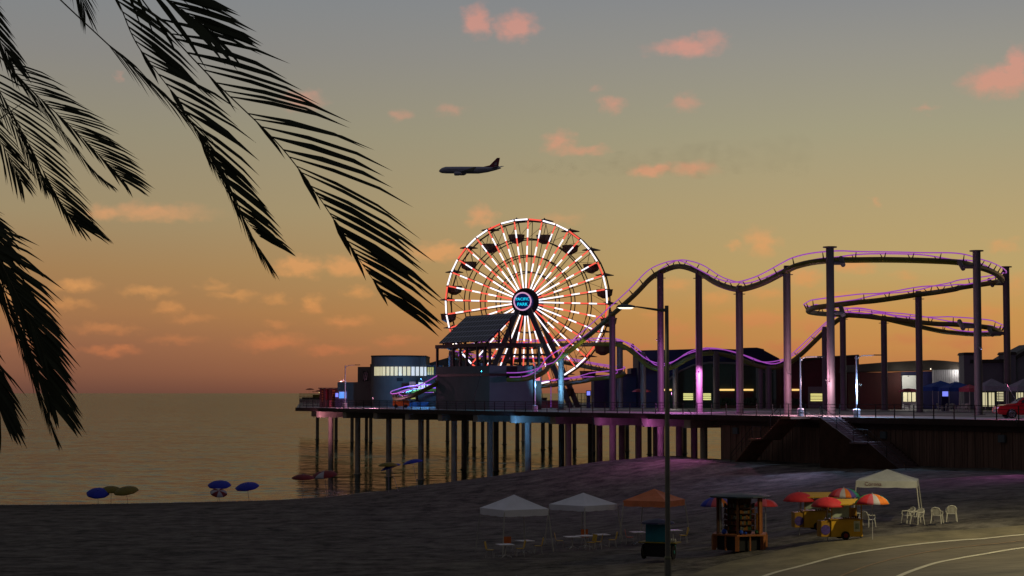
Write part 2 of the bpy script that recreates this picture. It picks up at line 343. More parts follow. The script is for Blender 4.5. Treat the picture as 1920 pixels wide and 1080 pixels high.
def sand_mat():
    m = bpy.data.materials.new('sand'); m.use_nodes = True; t = m.node_tree; b = t.nodes['Principled BSDF']
    b.inputs['Roughness'].default_value = .95; b.inputs['Specular IOR Level'].default_value = .15
    tcn = t.nodes.new('ShaderNodeTexCoord')
    n1 = t.nodes.new('ShaderNodeTexNoise'); n1.inputs['Scale'].default_value = .6; n1.inputs['Detail'].default_value = 8; n1.inputs['Roughness'].default_value = .72
    t.links.new(tcn.outputs['Object'], n1.inputs[0])
    r = t.nodes.new('ShaderNodeValToRGB'); r.color_ramp.elements[0].position = .36; r.color_ramp.elements[1].position = .66
    r.color_ramp.elements[0].color = (*lin((56,52,48)), 1); r.color_ramp.elements[1].color = (*lin((124,117,108)), 1)
    t.links.new(n1.outputs[0], r.inputs[0])
    # long wind-combed streaks, and damp darker sand close to the water
    mpn = t.nodes.new('ShaderNodeMapping'); mpn.inputs['Scale'].default_value = (.12, .5, 1); mpn.inputs['Rotation'].default_value = (0,0,.25); t.links.new(tcn.outputs['Object'], mpn.inputs[0])
    n3 = t.nodes.new('ShaderNodeTexNoise'); n3.inputs['Scale'].default_value = 1; n3.inputs['Detail'].default_value = 7; n3.inputs['Roughness'].default_value = .7; t.links.new(mpn.outputs[0], n3.inputs[0])
    r3 = t.nodes.new('ShaderNodeMapRange'); t.links.new(n3.outputs[0], r3.inputs[0]); r3.inputs[1].default_value = .35; r3.inputs[2].default_value = .65; r3.inputs[3].default_value = .85; r3.inputs[4].default_value = 1.12
    sp3 = t.nodes.new('ShaderNodeSeparateXYZ'); t.links.new(tcn.outputs['Object'], sp3.inputs[0]); wet = t.nodes.new('ShaderNodeMapRange'); t.links.new(sp3.outputs[2], wet.inputs[0])
    wet.inputs[1].default_value = .12; wet.inputs[2].default_value = .5; wet.inputs[3].default_value = .5; wet.inputs[4].default_value = 1
    mm_ = t.nodes.new('ShaderNodeMath'); mm_.operation = 'MULTIPLY'; t.links.new(r3.outputs[0], mm_.inputs[0]); t.links.new(wet.outputs[0], mm_.inputs[1])
    vm = t.nodes.new('ShaderNodeVectorMath'); vm.operation = 'SCALE'; t.links.new(r.outputs[0], vm.inputs[0]); t.links.new(mm_.outputs[0], vm.inputs['Scale']); t.links.new(vm.outputs[0], b.inputs['Base Color'])
    n2 = t.nodes.new('ShaderNodeTexNoise'); n2.inputs['Scale'].default_value = 1.4; n2.inputs['Detail'].default_value = 9; n2.inputs['Roughness'].default_value = .7
    t.links.new(tcn.outputs['Object'], n2.inputs[0])
    bp = t.nodes.new('ShaderNodeBump'); bp.inputs['Strength'].default_value = .6; bp.inputs['Distance'].default_value = .35
    t.links.new(n2.outputs[0], bp.inputs['Height']); t.links.new(bp.outputs[0], b.inputs['Normal']); return m
mb = MB(); mb.v = [tuple(q) for q in vs]; mb.f = fs; mb.m = [0]*len(fs)
tag(mb.build('beach_sand', sand_mat(), smooth=True), 'dark grey rippled sand of the beach sloping to the sea', None, kind='structure')

# water
def water_mat():
    m = bpy.data.materials.new('sea_water'); m.use_nodes = True; t = m.node_tree; b = t.nodes['Principled BSDF']
    t.nodes.remove(b)
    tcn = t.nodes.new('ShaderNodeTexCoord'); acc_ = None
    # wave slopes straight from noise, so that far ripples keep their tilt
    for sx, sy, kx, ky in ((.018,.09,.05,.08),(.10,.45,.14,.22),(.5,1.9,.26,.46)):
        mpn = t.nodes.new('ShaderNodeMapping'); mpn.inputs['Scale'].default_value = (sx, sy, 1); t.links.new(tcn.outputs['Object'], mpn.inputs[0])
        n = t.nodes.new('ShaderNodeTexNoise'); n.inputs['Scale'].default_value = 1; n.inputs['Detail'].default_value = 3; t.links.new(mpn.outputs[0], n.inputs[0])
        q = t.nodes.new('ShaderNodeVectorMath'); q.operation = 'MULTIPLY_ADD'; t.links.new(n.outputs['Color'], q.inputs[0]); q.inputs[1].default_value = (kx, ky, 0)
        if acc_: t.links.new(acc_.outputs[0], q.inputs[2])
        else: q.inputs[2].default_value = (-.5*(.05+.14+.26), -.5*(.08+.22+.46), 1)
        acc_ = q
    nm = t.nodes.new('ShaderNodeVectorMath'); nm.operation = 'NORMALIZE'; t.links.new(acc_.outputs[0], nm.inputs[0])
    gl = t.nodes.new('ShaderNodeBsdfGlossy'); gl.inputs['Color'].default_value = (.46,.55,.55,1); gl.inputs['Roughness'].default_value = .08
    df = t.nodes.new('ShaderNodeBsdfDiffuse'); df.inputs['Color'].default_value = (*lin((70,70,62)), 1)
    fr = t.nodes.new('ShaderNodeFresnel'); fr.inputs['IOR'].default_value = 1.33; mxs = t.nodes.new('ShaderNodeMixShader')
    for z in (gl, df, fr): t.links.new(nm.outputs[0], z.inputs['Normal'])
    t.links.new(fr.outputs[0], mxs.inputs[0]); t.links.new(df.outputs[0], mxs.inputs[1]); t.links.new(gl.outputs[0], mxs.inputs[2])
    t.links.new(mxs.outputs[0], t.nodes['Material Output'].inputs[0]); return m
mb = MB(); mb.add([(-14000,60,0),(14000,60,0),(14000,26000,0),(-14000,26000,0)], [(0,1,2,3)])
tag(mb.build('sea', water_mat()), 'calm brown sea rippling to the horizon', None, kind='structure')

# thin broken foam line where the sea meets the sand
fm = MB(); FV = []; rf = random.Random(4)
for i in range(0, 560):
    px = -60 + i*2; best = None; kx_ = (px-960)/F
    Yv = 165.0
    while Yv < 262:
        if ground(kx_*Yv, Yv) < .02: best = Yv; break
        Yv += .1
    if best: FV.append((kx_*best, best))
for i in range(len(FV)-1):
    (x0, y0), (x1, y1) = FV[i], FV[i+1]
    if rf.random() < .12 or abs(y1-y0) > 3: continue
    w0 = rf.uniform(.25, .8); fm.add([(x0, y0-.2, .03), (x1, y1-.2, .03), (x1, y1+w0, .03), (x0, y0+w0, .03)], [(0,1,2,3)])
tag(fm.build('surf', M('surf_foam', (190,178,160), .9, 0, .3, 3)), 'thin broken line of pale foam along the water edge', None, kind='stuff')

# road, path and painted lines, draped over the ground
def drape(name, near, far, mat, lift, label, sub=8):
    a = [gr(*p) for p in near]; b = [gr(*p) for p in far]
    def res(q, n=70):
        L_ = [0]; 
        for i in range(1, len(q)): L_.append(L_[-1]+(q[i]-q[i-1]).length)
        o = []
        for k in range(n+1):
            s_ = L_[-1]*k/n; i = max(j for j in range(len(q)-1) if L_[j] <= s_+1e-6); f_ = (s_-L_[i])/max(L_[i+1]-L_[i],1e-6)
            p0 = q[max(i-1,0)]; p1 = q[i]; p2 = q[i+1]; p3 = q[min(i+2,len(q)-1)]
            o.append(.5*((2*p1)+(p2-p0)*f_+(2*p0-5*p1+4*p2-p3)*f_**2+(3*p1-p0-3*p2+p3)*f_**3))
        return o
    A, B = res(a), res(b); m_ = MB(); V = []
    for p, q in zip(A, B):
        for k in range(sub+1):
            r_ = p.lerp(q, k/sub); V.append((r_.x, r_.y, ground(r_.x, r_.y)+lift))
    m_.add(V, [(i*(sub+1)+k, i*(sub+1)+k+1, (i+1)*(sub+1)+k+1, (i+1)*(sub+1)+k) for i in range(len(A)-1) for k in range(sub)])
    return tag(m_.build(name, mat, smooth=True), label, None, kind='structure')
asph = M('asphalt', (84,76,64), .85, 0, .5, .35, .5, 3, stretch=(.4,1,1))
pathm = M('sandy_path', (100,92,74), .9, 0, .4, .5, .35, 3)
drape('path', [(1180,1120),(1330,1066),(1414,1044),(1500,1026),(1609,1010),(1720,1000),(1840,992),(1960,983),(2160,972)],
      [(1300,1150),(1440,1086),(1499,1067),(1571,1048),(1632,1036),(1739,1022),(1840,1014),(1980,1000),(2160,984)], pathm, .02, 'pale sandy path between the sand and the road')
drape('road', [(1250,1180),(1380,1110),(1440,1080),(1497,1065),(1570,1045.6),(1632,1034),(1739,1020),(1840,1012),(1960,1000),(2160,986)],
      [(1500,1240),(1600,1190),(1700,1150),(1760,1130),(1800,1118),(1850,1105),(1900,1095),(2000,1080),(2100,1068),(2300,1050)], asph, .045, 'dark worn asphalt road curving away')
def line(pts, wd, label, mat='stripe_white', lift=.06):
    q = [gr(*p) for p in pts]; out = []
    for i in range(len(pts)): 
        d = (q[min(i+1,len(q)-1)]-q[max(i-1,0)]); d.z = 0; d.normalize(); nrm = Vector((-d.y,d.x,0)); out.append((q[i]-nrm*wd/2, q[i]+nrm*wd/2))
    dens = MB(); V = []
    for i in range(len(out)-1):
        p0 = out[max(i-1,0)]; p1 = out[i]; p2 = out[i+1]; p3 = out[min(i+2,len(out)-1)]
        for k in range(8):
            f_ = k/8
            for sd in (0,1):
                c = .5*((2*p1[sd])+(p2[sd]-p0[sd])*f_+(2*p0[sd]-5*p1[sd]+4*p2[sd]-p3[sd])*f_**2+(3*p1[sd]-p0[sd]-3*p2[sd]+p3[sd])*f_**3)
                V.append((c.x, c.y, ground(c.x,c.y)+lift))
    dens.add(V, [(2*i,2*i+1,2*i+3,2*i+2) for i in range(len(V)//2-1)])
    tag(dens.build('road_line', mat), label, None, kind='structure')
line([(1380,1104),(1440,1080),(1497,1065),(1570,1046.5),(1632,1035),(1739,1021),(1840,1012.5),(1960,1001),(2100,990)], .32, 'white edge line of the road')
line([(1640,1108),(1694,1080),(1750,1060),(1800,1049),(1840,1042),(1920,1030),(2060,1016)], .3, 'white far edge line of the road')
line([(1530,1104),(1584,1080),(1640,1060),(1716,1042),(1800,1029),(1920,1016),(2060,1004)], .14, 'faded tan centre line of the road', M('faded_line', (118,96,76), .9, 0, .3, 2))
# ------------------------------------------------------------------ the pier
pr = thing('pier', 'long grey boardwalk pier on concrete piles carrying the amusement park', 'pier', (E0.x, E0.y, DK))
def PL(p): return Vector(p) - Vector((E0.x, E0.y, DK))
TB = on_row(1342, 0)                                # where the timber wall starts
FL = at(562, 752, 450); FL.z = DK
poly = [E0, E1+dv*45, Vector((170, 150, DK)), Vector((190, 330, DK)), pier(40, 96), pier(on_row(563,96),96), pier(on_row(563,64),64), pier(20,64), pier(20,50), pier(on_row(563,50),50)]  # gap shaped into the unseen back deck so the water reflects brighter
poly = [PL(p) for p in poly]
MB().slab(poly, -.42, 0).build('deck', 'deck', pr)
T1 = (E1-E0).length + 45
m = MB()
def pbox(m, t0, t1, n0, n1, z0, z1):
    c = PL(pier((t0+t1)/2, (n0+n1)/2, (z0+z1)/2)); m.box(c, (abs(t1-t0), abs(n1-n0), abs(z1-z0)), rz=PA)
pbox(m, -.1, T1, -.14, -.003, DK-.5, DK-.012); m.build('fascia', 'fascia', pr)
# cap beams + piles: (column, n, radius)
front = [622,672,730,790,852,919,990,1065,1148,1238,1318]
for i, px in enumerate(front):
    t = on_row(px, 2.2); m = MB(); pbox(m, t-.55, t+.55, .25, 26, DK-1.32, DK-.425); m.build('cap_beam', 'concrete', pr)
for px in (648,700,760,820,886,955,1028,1106,1192,1277):
    t = on_row(px, 5); m = MB(); pbox(m, t-.4, t+.4, 1.6, 20, DK-1.2, DK-.425); m.build('cross_beam', 'concrete', pr)
m = MB(); pbox(m, on_row(590,6), TB, 5.6, 6.6, DK-1.38, DK-.43); m.build('girder', 'concrete', pr)
m = MB(); pbox(m, on_row(660,26), TB, 26.2, 27.2, DK-1.45, DK-.43); m.build('girder', 'concrete', pr)
def pile(p, r=.36):
    q = PL(p); zt = -.44; m = MB(); m.lathe((q.x, q.y, 0), [(r*1.04, -DK-4), (r*1.04, -DK+.35), (r, -DK+.5), (r, zt)], 14)
    m.build('pile', 'concrete', pr, smooth=True)
for px in front: pile(pier(on_row(px, 2.2), 2.2))
for px, py in [(595,824),(630,826),(660,828.6),(687,823),(695,829),(757,822),(802,825),(839,827),(876,830),(889,839),(905,831),(946,833),(970,844),(981,827),
               (1018,843),(1032,840),(1077,842),(1113,847),(1176,846),(1218,852),(870,880),(930,883),(1053,893),(1107,874),(1284,850)]:
    pile(g(px, py, 0), .38)
for px, n in ((1123,9),(1165,12),(1196,10),(1229,12),(1272,10),(1300,12)): pile(pier(on_row(px,n), n))
m = MB(); rr = random.Random(9)
for o_ in [o_ for o_ in pr.children if o_.name.startswith('pile')]:
    vv = o_.data.vertices; x = sum(q_.co.x for q_ in vv)/len(vv); y = sum(q_.co.y for q_ in vv)/len(vv)
    ring = [(rr.uniform(.5,.62), .06), (rr.uniform(.4,.46), .11)]
    m.lathe((x, y, -DK), [(.62,-.1),(.6,.03),(.4,.09)], 10)
m.build('pile_foam', M('foam', (176,160,140), .9, 0, .2, 4), pr)['kind'] = 'stuff'
# timber wall on the landward half
m = MB(); pbox(m, TB, T1, -.02+.5, .9, 1.5, DK-.43)
wl = m.build('timber_wall', None or M('wall_boards', (84,58,48), .85, 0, .35, .6, .3), pr)
m = MB(); t = TB+.2; rr = random.Random(3)
while t < T1:
    wd = .26; pbox(m, t, t+wd, .5-rr.uniform(.05,.11), .505, 1.5, DK-.62); t += wd+.03
m.build('wall_board', M('board_timber', (116,88,74), .85, 0, .45, .5, .3, stretch=(4,4,.3)), pr)['kind'] = 'stuff'
m = MB(); pbox(m, TB-.5, T1, .25, .5, DK-.95, DK-.505); m.build('top_beam', 'fascia', pr)
for px in (1373,1578,1648,1868):                     # small junction boxes on the wall
    t = on_row(px, .3); m = MB(); pbox(m, t, t+.75, .2, .4, DK-1.75, DK-1.15); m.build('junction_box', 'box_wall', pr, bevel=.03)
# raised far-left terrace
m = MB(); tp = [at(561,748,430), at(640,748,400), at(660,748,440), at(562,748,470)]
m.slab([PL(p) for p in tp], .05, .55); m.build('terrace', 'deck', pr)
m = MB(); m.slab([PL(p*1.0) for p in [at(566,748,428)+Vector((0,2,0)), at(640,748,402)+Vector((0,2,0)), at(640,748,410), at(566,748,440)]], .56, 1.0); m.build('planter_curb', 'roof_dark', pr)

# stairs down to the sand
def stairs(px_top, sgn, label):
    t0 = on_row(px_top, 0); s = thing('staircase', label, 'staircase', pier(t0, 0, DK), PA, 'stairs from the pier to the sand')
    # local frame: +x along the pier, -y outward from the wall
    run1 = 4.3 if sgn > 0 else 2.9; n1 = 11; land = 1.8 if sgn > 0 else 1.2; zend = 4.35; tot = DK-zend; h1 = 1.95; h2 = tot-h1; n2 = 13; run2 = 4.6 if sgn > 0 else 3.2
    m = MB()
    m.box((-.6*sgn, -1.35, -.1), (1.4, 2.4, .2))
    for k in range(n1):
        z = -h1*(k+1)/n1; x = sgn*(.1+run1*(k+.5)/n1); m.box((x, -1.35, z-.03), (run1/n1+.06, 2.3, .06))
        m.box((x-sgn*run1/n1/2, -1.35, z+.06), (.03, 2.3, h1/n1-.05))
    m.box((sgn*(.1+run1+land/2), -1.6, -h1-.1), (land, 2.8, .16))
    for k in range(n2):
        z = -h1-h2*(k+1)/n2; x = sgn*(.1+run1+land+run2*(k+.5)/n2); m.box((x, -1.35, z-.03), (run2/n2+.06, 2.3, .06))
        m.box((x-sgn*run2/n2/2, -1.35, z+.06), (.03, 2.3, h2/n2-.05))
    m.build('steps', M('stair_tread', (120,98,98) if sgn > 0 else (150,108,90), .95, 0, .25, 1.5, spec=.05), s)
    m = MB()
    for yy in (-2.56, -.14):
        x0, x1, x2, x3 = .1*sgn, sgn*(.1+run1), sgn*(.1+run1+land), sgn*(.1+run1+land+run2)
        m.prism([(x0,.0),(x1,-h1),(x2,-h1),(x3,-tot),(x3,-tot-1.2),(x0,-tot-1.2)] if yy < -1 else [(x0,.0),(x1,-h1),(x2,-h1),(x3,-tot),(x3,-tot-.5),(x2,-h1-.5),(x1,-h1-.5),(x0,-.5)], yy-.05, yy+.05)
    if sgn > 0: m.build('stringer', M('stringer_wood', (76,54,44), .95, 0, .3, 1, spec=.05), s)
    for yy in (-2.56,):
        m = MB(); pts = [(x0,yy,1.0),(x1,yy,-h1+1.0),(x2,yy,-h1+1.0),(x3,yy,-tot+1.0)]
        m.tube(pts, .03, 6); m.tube([(a,b,c-.45) for a,b,c in pts], .02, 6)
        for a,b,c in pts + [((x0+x1)/2,yy,1.0-h1/2), ((x2+x3)/2,yy,1-(h1+tot)/2)]: m.tube([(a,b,c),(a,b,c-1.0)], .03, 6)
        m.build('handrail', 'black', s)
    return s
stairs(1578, 1, 'wide timber staircase descending to the right down the dark wall')
stairs(1506, -1, 'narrow unlit staircase descending to the left down the dark wall')

# railing along the pier edge
rl = thing('railing', 'thin black metal railing along the pier edge', 'railing', pier(0, .35, DK), PA)
t = 0.3; k = 0
gap = [(on_row(1524,0), on_row(1560,0)), (on_row(1424,0), on_row(1440,0))]
while t < T1-2 and k < 95:
    MB().box((t, 0, .55), (.07, .07, 1.1)).build('post', 'black', rl); t += 2.35; k += 1
for z in (1.08, .8, .52, .24):
    m = MB(); m.box(((T1-2)/2, 0, z), (T1-2.5, .04, .05 if z > 1 else .03)); m.build('rail', 'black', rl)
m = MB()
for k in range(900):
    t = .3+k*.14
    if t < on_row(1000,0): m.box((t, 0, .55), (.015, .015, 1.0))
m.build('baluster', 'black', rl)['kind'] = 'stuff'
# far fences on the terrace and behind the wheel
def fence(p0, p1, label, h=1.1, step=.6, cat='railing'):
    d = p1-p0; Ln = d.length; f_ = thing('railing', label, cat, p0, math.atan2(d.y, d.x)); m = MB()
    for z in (h, h*.5, .15): m.box((Ln/2, 0, z), (Ln, .06, .06))
    m.build('rail', 'black', f_); m = MB(); t = 0
    while t < Ln: m.box((t, 0, h/2), (.06, .06, h)); t += step
    m.build('bars', 'black', f_)
fence(at(561,748,431)+Vector((0,0,0)), at(605,748,425), 'dark mesh railing round the raised terrace at the far left end', 1.2, .5)
p0 = g(1076,762,DK); p1 = g(1140,762.5,DK); fence(p0, p1, 'thin grey railing behind the ferris wheel legs and blue screen', 2.0, .8)
p0 = g(560,763,DK)+Vector((0,6,0)); p1 = g(606,762.4,DK); fence(p0, p1, 'low railing below the terrace at the pier tip', 1.0, .7)

# ------------------------------------------------------------------ roller coaster
TP = [(953,703,227),(985,702,226),(1015,689,228),(1052,658,232),(1100,621,226),(1148,580,216),(1190,541,210),(1220,511,206),(1240,498,204),(1262,489,202),(1285,489,199),(1310,499,196),(1345,519,190),(1375,529,186),(1395,529.5,183.5),(1430,518,180),(1475,496,176),(1515,482,173.5),(1556,477,173),(1640,474,174),(1740,476,176),(1800,482,178),(1840,490,184),(1866,501,191),(1877,511,199),(1868,518,205),(1830,525,207),(1780,533,204),(1722,541,199),(1650,551,197),(1590,559,196),(1545,565,197),(1522,569,201),(1517,573,208),(1535,577,214),(1583,581,219),(1640,585,218),(1700,591,216),(1760,597,213),(1820,601,211),(1855,606,213),(1874,612,219),(1865,617,226),(1820,618,230),(1770,612,230),(1720,602,230),(1660,588,231),(1610,579,232),(1583,583,233),(1560,596,234),(1530,624,235),(1500,654,236),(1475,673,237),(1450,681,238),(1425,678,238),(1390,664,239),(1350,654,240),(1315,654,241),(1285,664,242),(1262,679,243),(1240,685,243),(1220,679,244),(1200,661,245),(1180,644,246),(1160,637,247),(1110,637,252),(1050,638,268),(980,640,276),(920,643,277),(885,648,275),(862,655,272),(855,662,268),(885,668,270),(950,669,275),(1020,668,276),(1060,672,272),(1110,681,262),(1150,688,254),(1165,692,250),(1158,697,247),(1120,702,248),(1070,709,254),(1010,716,262),(940,719,270),(860,722,274),(814,724,274),(770,727,270),(745,733,263),(740,737,256),(748,740,249),(775,734,245),(812,715,243),(835,700,243)]
ctrl = [at(*p) for p in TP]; path = []
for i in range(len(ctrl)-1):
    p0, p1, p2, p3 = ctrl[max(i-1,0)], ctrl[i], ctrl[i+1], ctrl[min(i+2,len(ctrl)-1)]
    for k in range(12):
        f_ = k/12; path.append(.5*((2*p1)+(p2-p0)*f_+(2*p0-5*p1+4*p2-p3)*f_**2+(3*p1-p0-3*p2+p3)*f_**3))
path.append(ctrl[-1])
# even resample
q = [path[0]]; accd = 0
for a, b in zip(path, path[1:]):
    d = (b-a).length; s0 = .6-accd
    while s0 <= d: q.append(a.lerp(b, s0/d)); s0 += .6
    accd = (accd + d) % .6
path = q
for _ in range(3): path = [path[0]] + [(path[i-1]+path[i]*2+path[i+1])/4 for i in range(1,len(path)-1)] + [path[-1]]
base = Vector((25, 200, DK)); co = thing('roller_coaster', 'twisting roller coaster with purple glowing rails on tall grey columns', 'roller coaster', base)
fr = []
for i, p in enumerate(path):
    a = path[max(i-4,0)]; b = path[min(i+4,len(path)-1)]; T = (b-a).normalized(); S = T.cross(Vector((0,0,1))).normalized()
    a1 = (p-a); b1 = (b-p); a1.z = b1.z = 0
    turn = 0
    if a1.length > 0 and b1.length > 0: turn = a1.normalized().cross(b1.normalized()).z
    fr.append([p, T, S, turn])
tn = [f_[3] for f_ in fr]
for _ in range(8): tn = [tn[max(i-1,0)]*.25+tn[i]*.5+tn[min(i+1,len(tn)-1)]*.25 for i in range(len(tn))]
RLs, RRs, SPs = [], [], []
for (p, T, S, _), tr in zip(fr, tn):
    ang = max(-.5, min(.5, tr*1.6)); U = S.cross(T).normalized()
    S2 = S*math.cos(ang) + U*math.sin(ang); U2 = U*math.cos(ang) - S*math.sin(ang)   # bank into the turn
    RLs.append(p-S2*.55-base); RRs.append(p+S2*.55-base); SPs.append(p-U2*.66-base)
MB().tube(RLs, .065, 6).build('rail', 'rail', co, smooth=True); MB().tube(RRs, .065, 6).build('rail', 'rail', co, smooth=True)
MB().tube(SPs, .29, 8).build('spine', 'spine', co, smooth=True)
ti = []
for i in range(3, len(path)-2, 5): ti.append((path[i].y, i))
ti.sort(); stuff = MB()
for j, (_, i) in enumerate(ti):
    m = MB() if j < 100 else stuff
    a, b, c = RLs[i], RRs[i], SPs[i]; T = fr[i][1]
    for e_ in (a, b):
        mid = c.lerp(e_, .45) + (c-(a+b)/2)*.12
        m.tube([c+(c-(a+b)/2)*.25, mid, e_], [.13, .07, .035], 5)
    if j < 100: m.build('tie', 'tie', co)
stuff.build('tie', 'tie', co)['kind'] = 'stuff'
cols = [(1052,233,664,.36,0),(1148,216,589,.36,0),(1238,204,512,.36,0),(1310,196,512,.36,0),(1386,184.3,541,.36,0),(1475,176,504,.36,0),(1556,171,464,.37,1),(1831,175,471,.37,-1),
        (1886,206,501,.37,-1),(1722,199,551,.36,0),(1580,220,590,.36,0),(1657,219,597,.36,0),(1546,234.5,617,.36,0),(1265,243,690,.26,0),(1206,245,664,.36,0),(1343,240,663,.40,0),(1441,238,690,.40,0),(1162,251,641,.42,1),(1426,238.5,688,.3,0),(845,271,662,.3,0),(905,277,652,.3,0)]
for px, Y, top, r, arm in cols:
    p = at(px, top, Y); x, y = p.x-base.x, p.y-base.y; zt = p.z-DK; m = MB()
    m.lathe((x, y, 0), [(r*1.7, .0), (r*1.7, .06), (r, .07), (r, zt-.02)], 18)
    if arm:                                             # tall column beside the track: cap plate and side arms
        m.lathe((x, y, 0), [(r*1.75, zt-.02), (r*1.75, zt+.08)], 18)
        arms = {1556:(493, 586.5), 1831:(500, 612), 1886:(532, 625), 1162:(654,)}[px]
        for py in arms:
            q_ = at(px+arm*25, py, Y); qx, qz = q_.x-base.x, q_.z-DK
            m.tube([(x, y, qz), (qx, y, qz)], .2, 8); m.tube([(qx, y, qz-.2), (qx, y+(1.2 if arm > 0 else 1.5), qz+.55)], .22, 8)
    else:                                               # saddle plate and bracket
        m.box((x, y, zt-.55), (r*3.1, .5, .06)); m.box((x, y, zt+.05), (.5, .5, .5))
    m.build('support_column', 'steel', co, smooth=True)

# ------------------------------------------------------------------ ferris wheel
wc = at(989.5, 567, 262); fw = thing('ferris_wheel', 'tall ferris wheel with red and white lit spokes and a round blue sign', 'ferris wheel', (wc.x, wc.y, DK), R(-14))
hz = wc.z-DK; RW = 11.55; yf, yb = -1.25, 1.25
def wp(th, r, y): a = R(th); return Vector((r*math.sin(a), y, hz + r*math.cos(a)))
for y_, nm in ((yf,'rim'),(yb,'rim')):
    m = MB(); pts = [wp(2+10*k, RW, y_) for k in range(37)]
    for a, b in zip(pts, pts[1:]): m.tube([a, b], .11, 6)
    ob = m.build(nm, 'wheel', fw)
    if y_ == yf:
        for k in range(36):
            a, b = wp(2.5+10*k, RW+.06, yf-.12), wp(11.5+10*k, RW+.06, yf-.12)
            MB().tube([a, b], .11, 6).build('rim_light', 'red_led' if k % 3 == 0 else 'white_led', ob)
for fr_ in (.37, .565, .77):
    for y_ in (yf, yb):
        m = MB(); m.tube([wp(5*k, RW*fr_, y_) for k in range(73)], .085, 5); m.build('ring', 'wheel', fw)
seg = [(.17,.37,'x'),(.37,.48,'w'),(.47,.575,'r'),(.575,.68,'w'),(.68,.785,'r'),(.785,.885,'w'),(.885,.985,'r')]
for k in range(36):
    th = 2+10*k; m = MB(); n0 = .15
    m.tube([wp(th, RW*n0, yf), wp(th, RW, yf)], .055, 5); m.tube([wp(th, RW*n0, yb), wp(th, RW, yb)], .055, 5)
    m.tube([wp(th, RW, yf), wp(th, RW, yb)], .05, 5); m.tube([wp(th, RW*.77, yf), wp(th, RW*.77, yb)], .04, 5); m.tube([wp(th, RW*.565, yf), wp(th, RW*.565, yb)], .04, 5)
    m.tube([wp(th, RW*.77, yf), wp(th+10, RW, yb)], .03, 4)
    sp = m.build('spoke', 'wheel', fw); m = MB()
    for a, b, c in seg:
        m.mi = 1 if (c == 'r' or (c == 'x' and k % 3 == 1)) else 0
        m.tube([wp(th, RW*a, yf-.14), wp(th, RW*b, yf-.14)], .1, 5)
    m.build('light_strip', ['white_led', 'red_led'], sp)
m = MB()                                            # hub drum
for y0, y1, r in ((-1.9, 1.9, 1.3), (yf-.3, yf+.2, 1.95), (yb-.2, yb+.3, 1.95)):
    m.tube([(0, y0, hz), (0, y1, hz)], r, 28)
for k in range(36): 
    a = R(10*k); m.box((1.6*math.sin(a), yf-.33, hz+1.6*math.cos(a)), (.16,.08,.16))
m.build('hub', 'wheel', fw, smooth=True)
sg = MB().tube([(0,-3.1,hz),(0,-2.0,hz)], 1.28, 32).build('sign', 'navy_panel', fw)
m = MB(); m.tube([(1.2*math.sin(R(10*k)), -3.14, hz+1.2*math.cos(R(10*k))) for k in range(37)], .1, 6, cap=False); m.build('sign_ring', 'pink_led', sg)
text_mesh('lettering', 'PACIFIC', .56, 'cyan_led', sg, (0,-3.13,hz+.3), (math.pi/2,0,0), .03, 1.0)
text_mesh('lettering', 'PARK', .62, 'cyan_led', sg, (0,-3.13,hz-.42), (math.pi/2,0,0), .03, 1.0)
for sx in (-1, 1):
    for y_ in (-1, 1):
        a = Vector((sx*.5, y_*1.95, hz-.4)); b = Vector((sx*6.7, y_*3.0, 0)); d = b-a; m = MB(); ang = math.atan2(d.x, -d.z)
        c = (a+b)/2; m.box(c, (.68, .5, d.length), ry=-ang)
        for k in range(12):
            e_ = a.lerp(b, (k+.5)/12); m.box(e_+Vector((0, y_*.27-.0, 0)), (.72, .05, .12), ry=-ang)
        m.build('leg', 'steel_dark', fw)
m = MB(); m.tube([(-3.4,-2.5,hz*.5),(3.4,-2.5,hz*.5)], .12, 6); m.tube([(-3.4,2.5,hz*.5),(3.4,2.5,hz*.5)], .12, 6); m.build('cross_brace', 'wheel', fw)
def gondola_mesh():
    h = MB(); h.tube([(0,-1.2,0),(0,1.2,0)], .06, 5)
    for a in (-.55,.55): h.tube([(a*.3,0,.0),(a,0,-1.9)], .04, 5); h.tube([(a*.3,0,.15),(a*.3,0,-.1)], .04, 5)
    cpy = MB(); cpy.lathe((0,0,0), [(1.35,-.02),(1.3,.04),(.7,.2),(.12,.36),(.04,.5)], 10)
    tub = MB(); tub.lathe((0,0,-3.0), [(.55,0),(.95,.18),(1.05,.3),(1.15,.95),(1.22,1.1),(1.15,1.1),(1.05,.6)], 10)
    tub.lathe((0,0,-3.15), [(.3,0),(.6,.15)], 10)
    return h, cpy, tub
for k in range(18):
    th = 12+20*k; p = wp(th, RW+.02, 0)
    h, cpy, tub = gondola_mesh()
    for mm in (h, cpy, tub): mm.v = [(x, y, z) for x, y, z in mm.v]
    g0 = h.build('gondola', 'wheel', fw, loc=p); cpy.build('canopy', 'gondola', g0, loc=(0,0,.05)); tub.build('tub', 'gondola', g0)
# boarding platform below the wheel
m = MB(); m.box((0,-1,.25),(9,5.4,.5)); m.build('boarding_platform', 'steel_dark', fw)
# ------------------------------------------------------------------ buildings on the pier
NA = math.atan2(nv.y, nv.x)
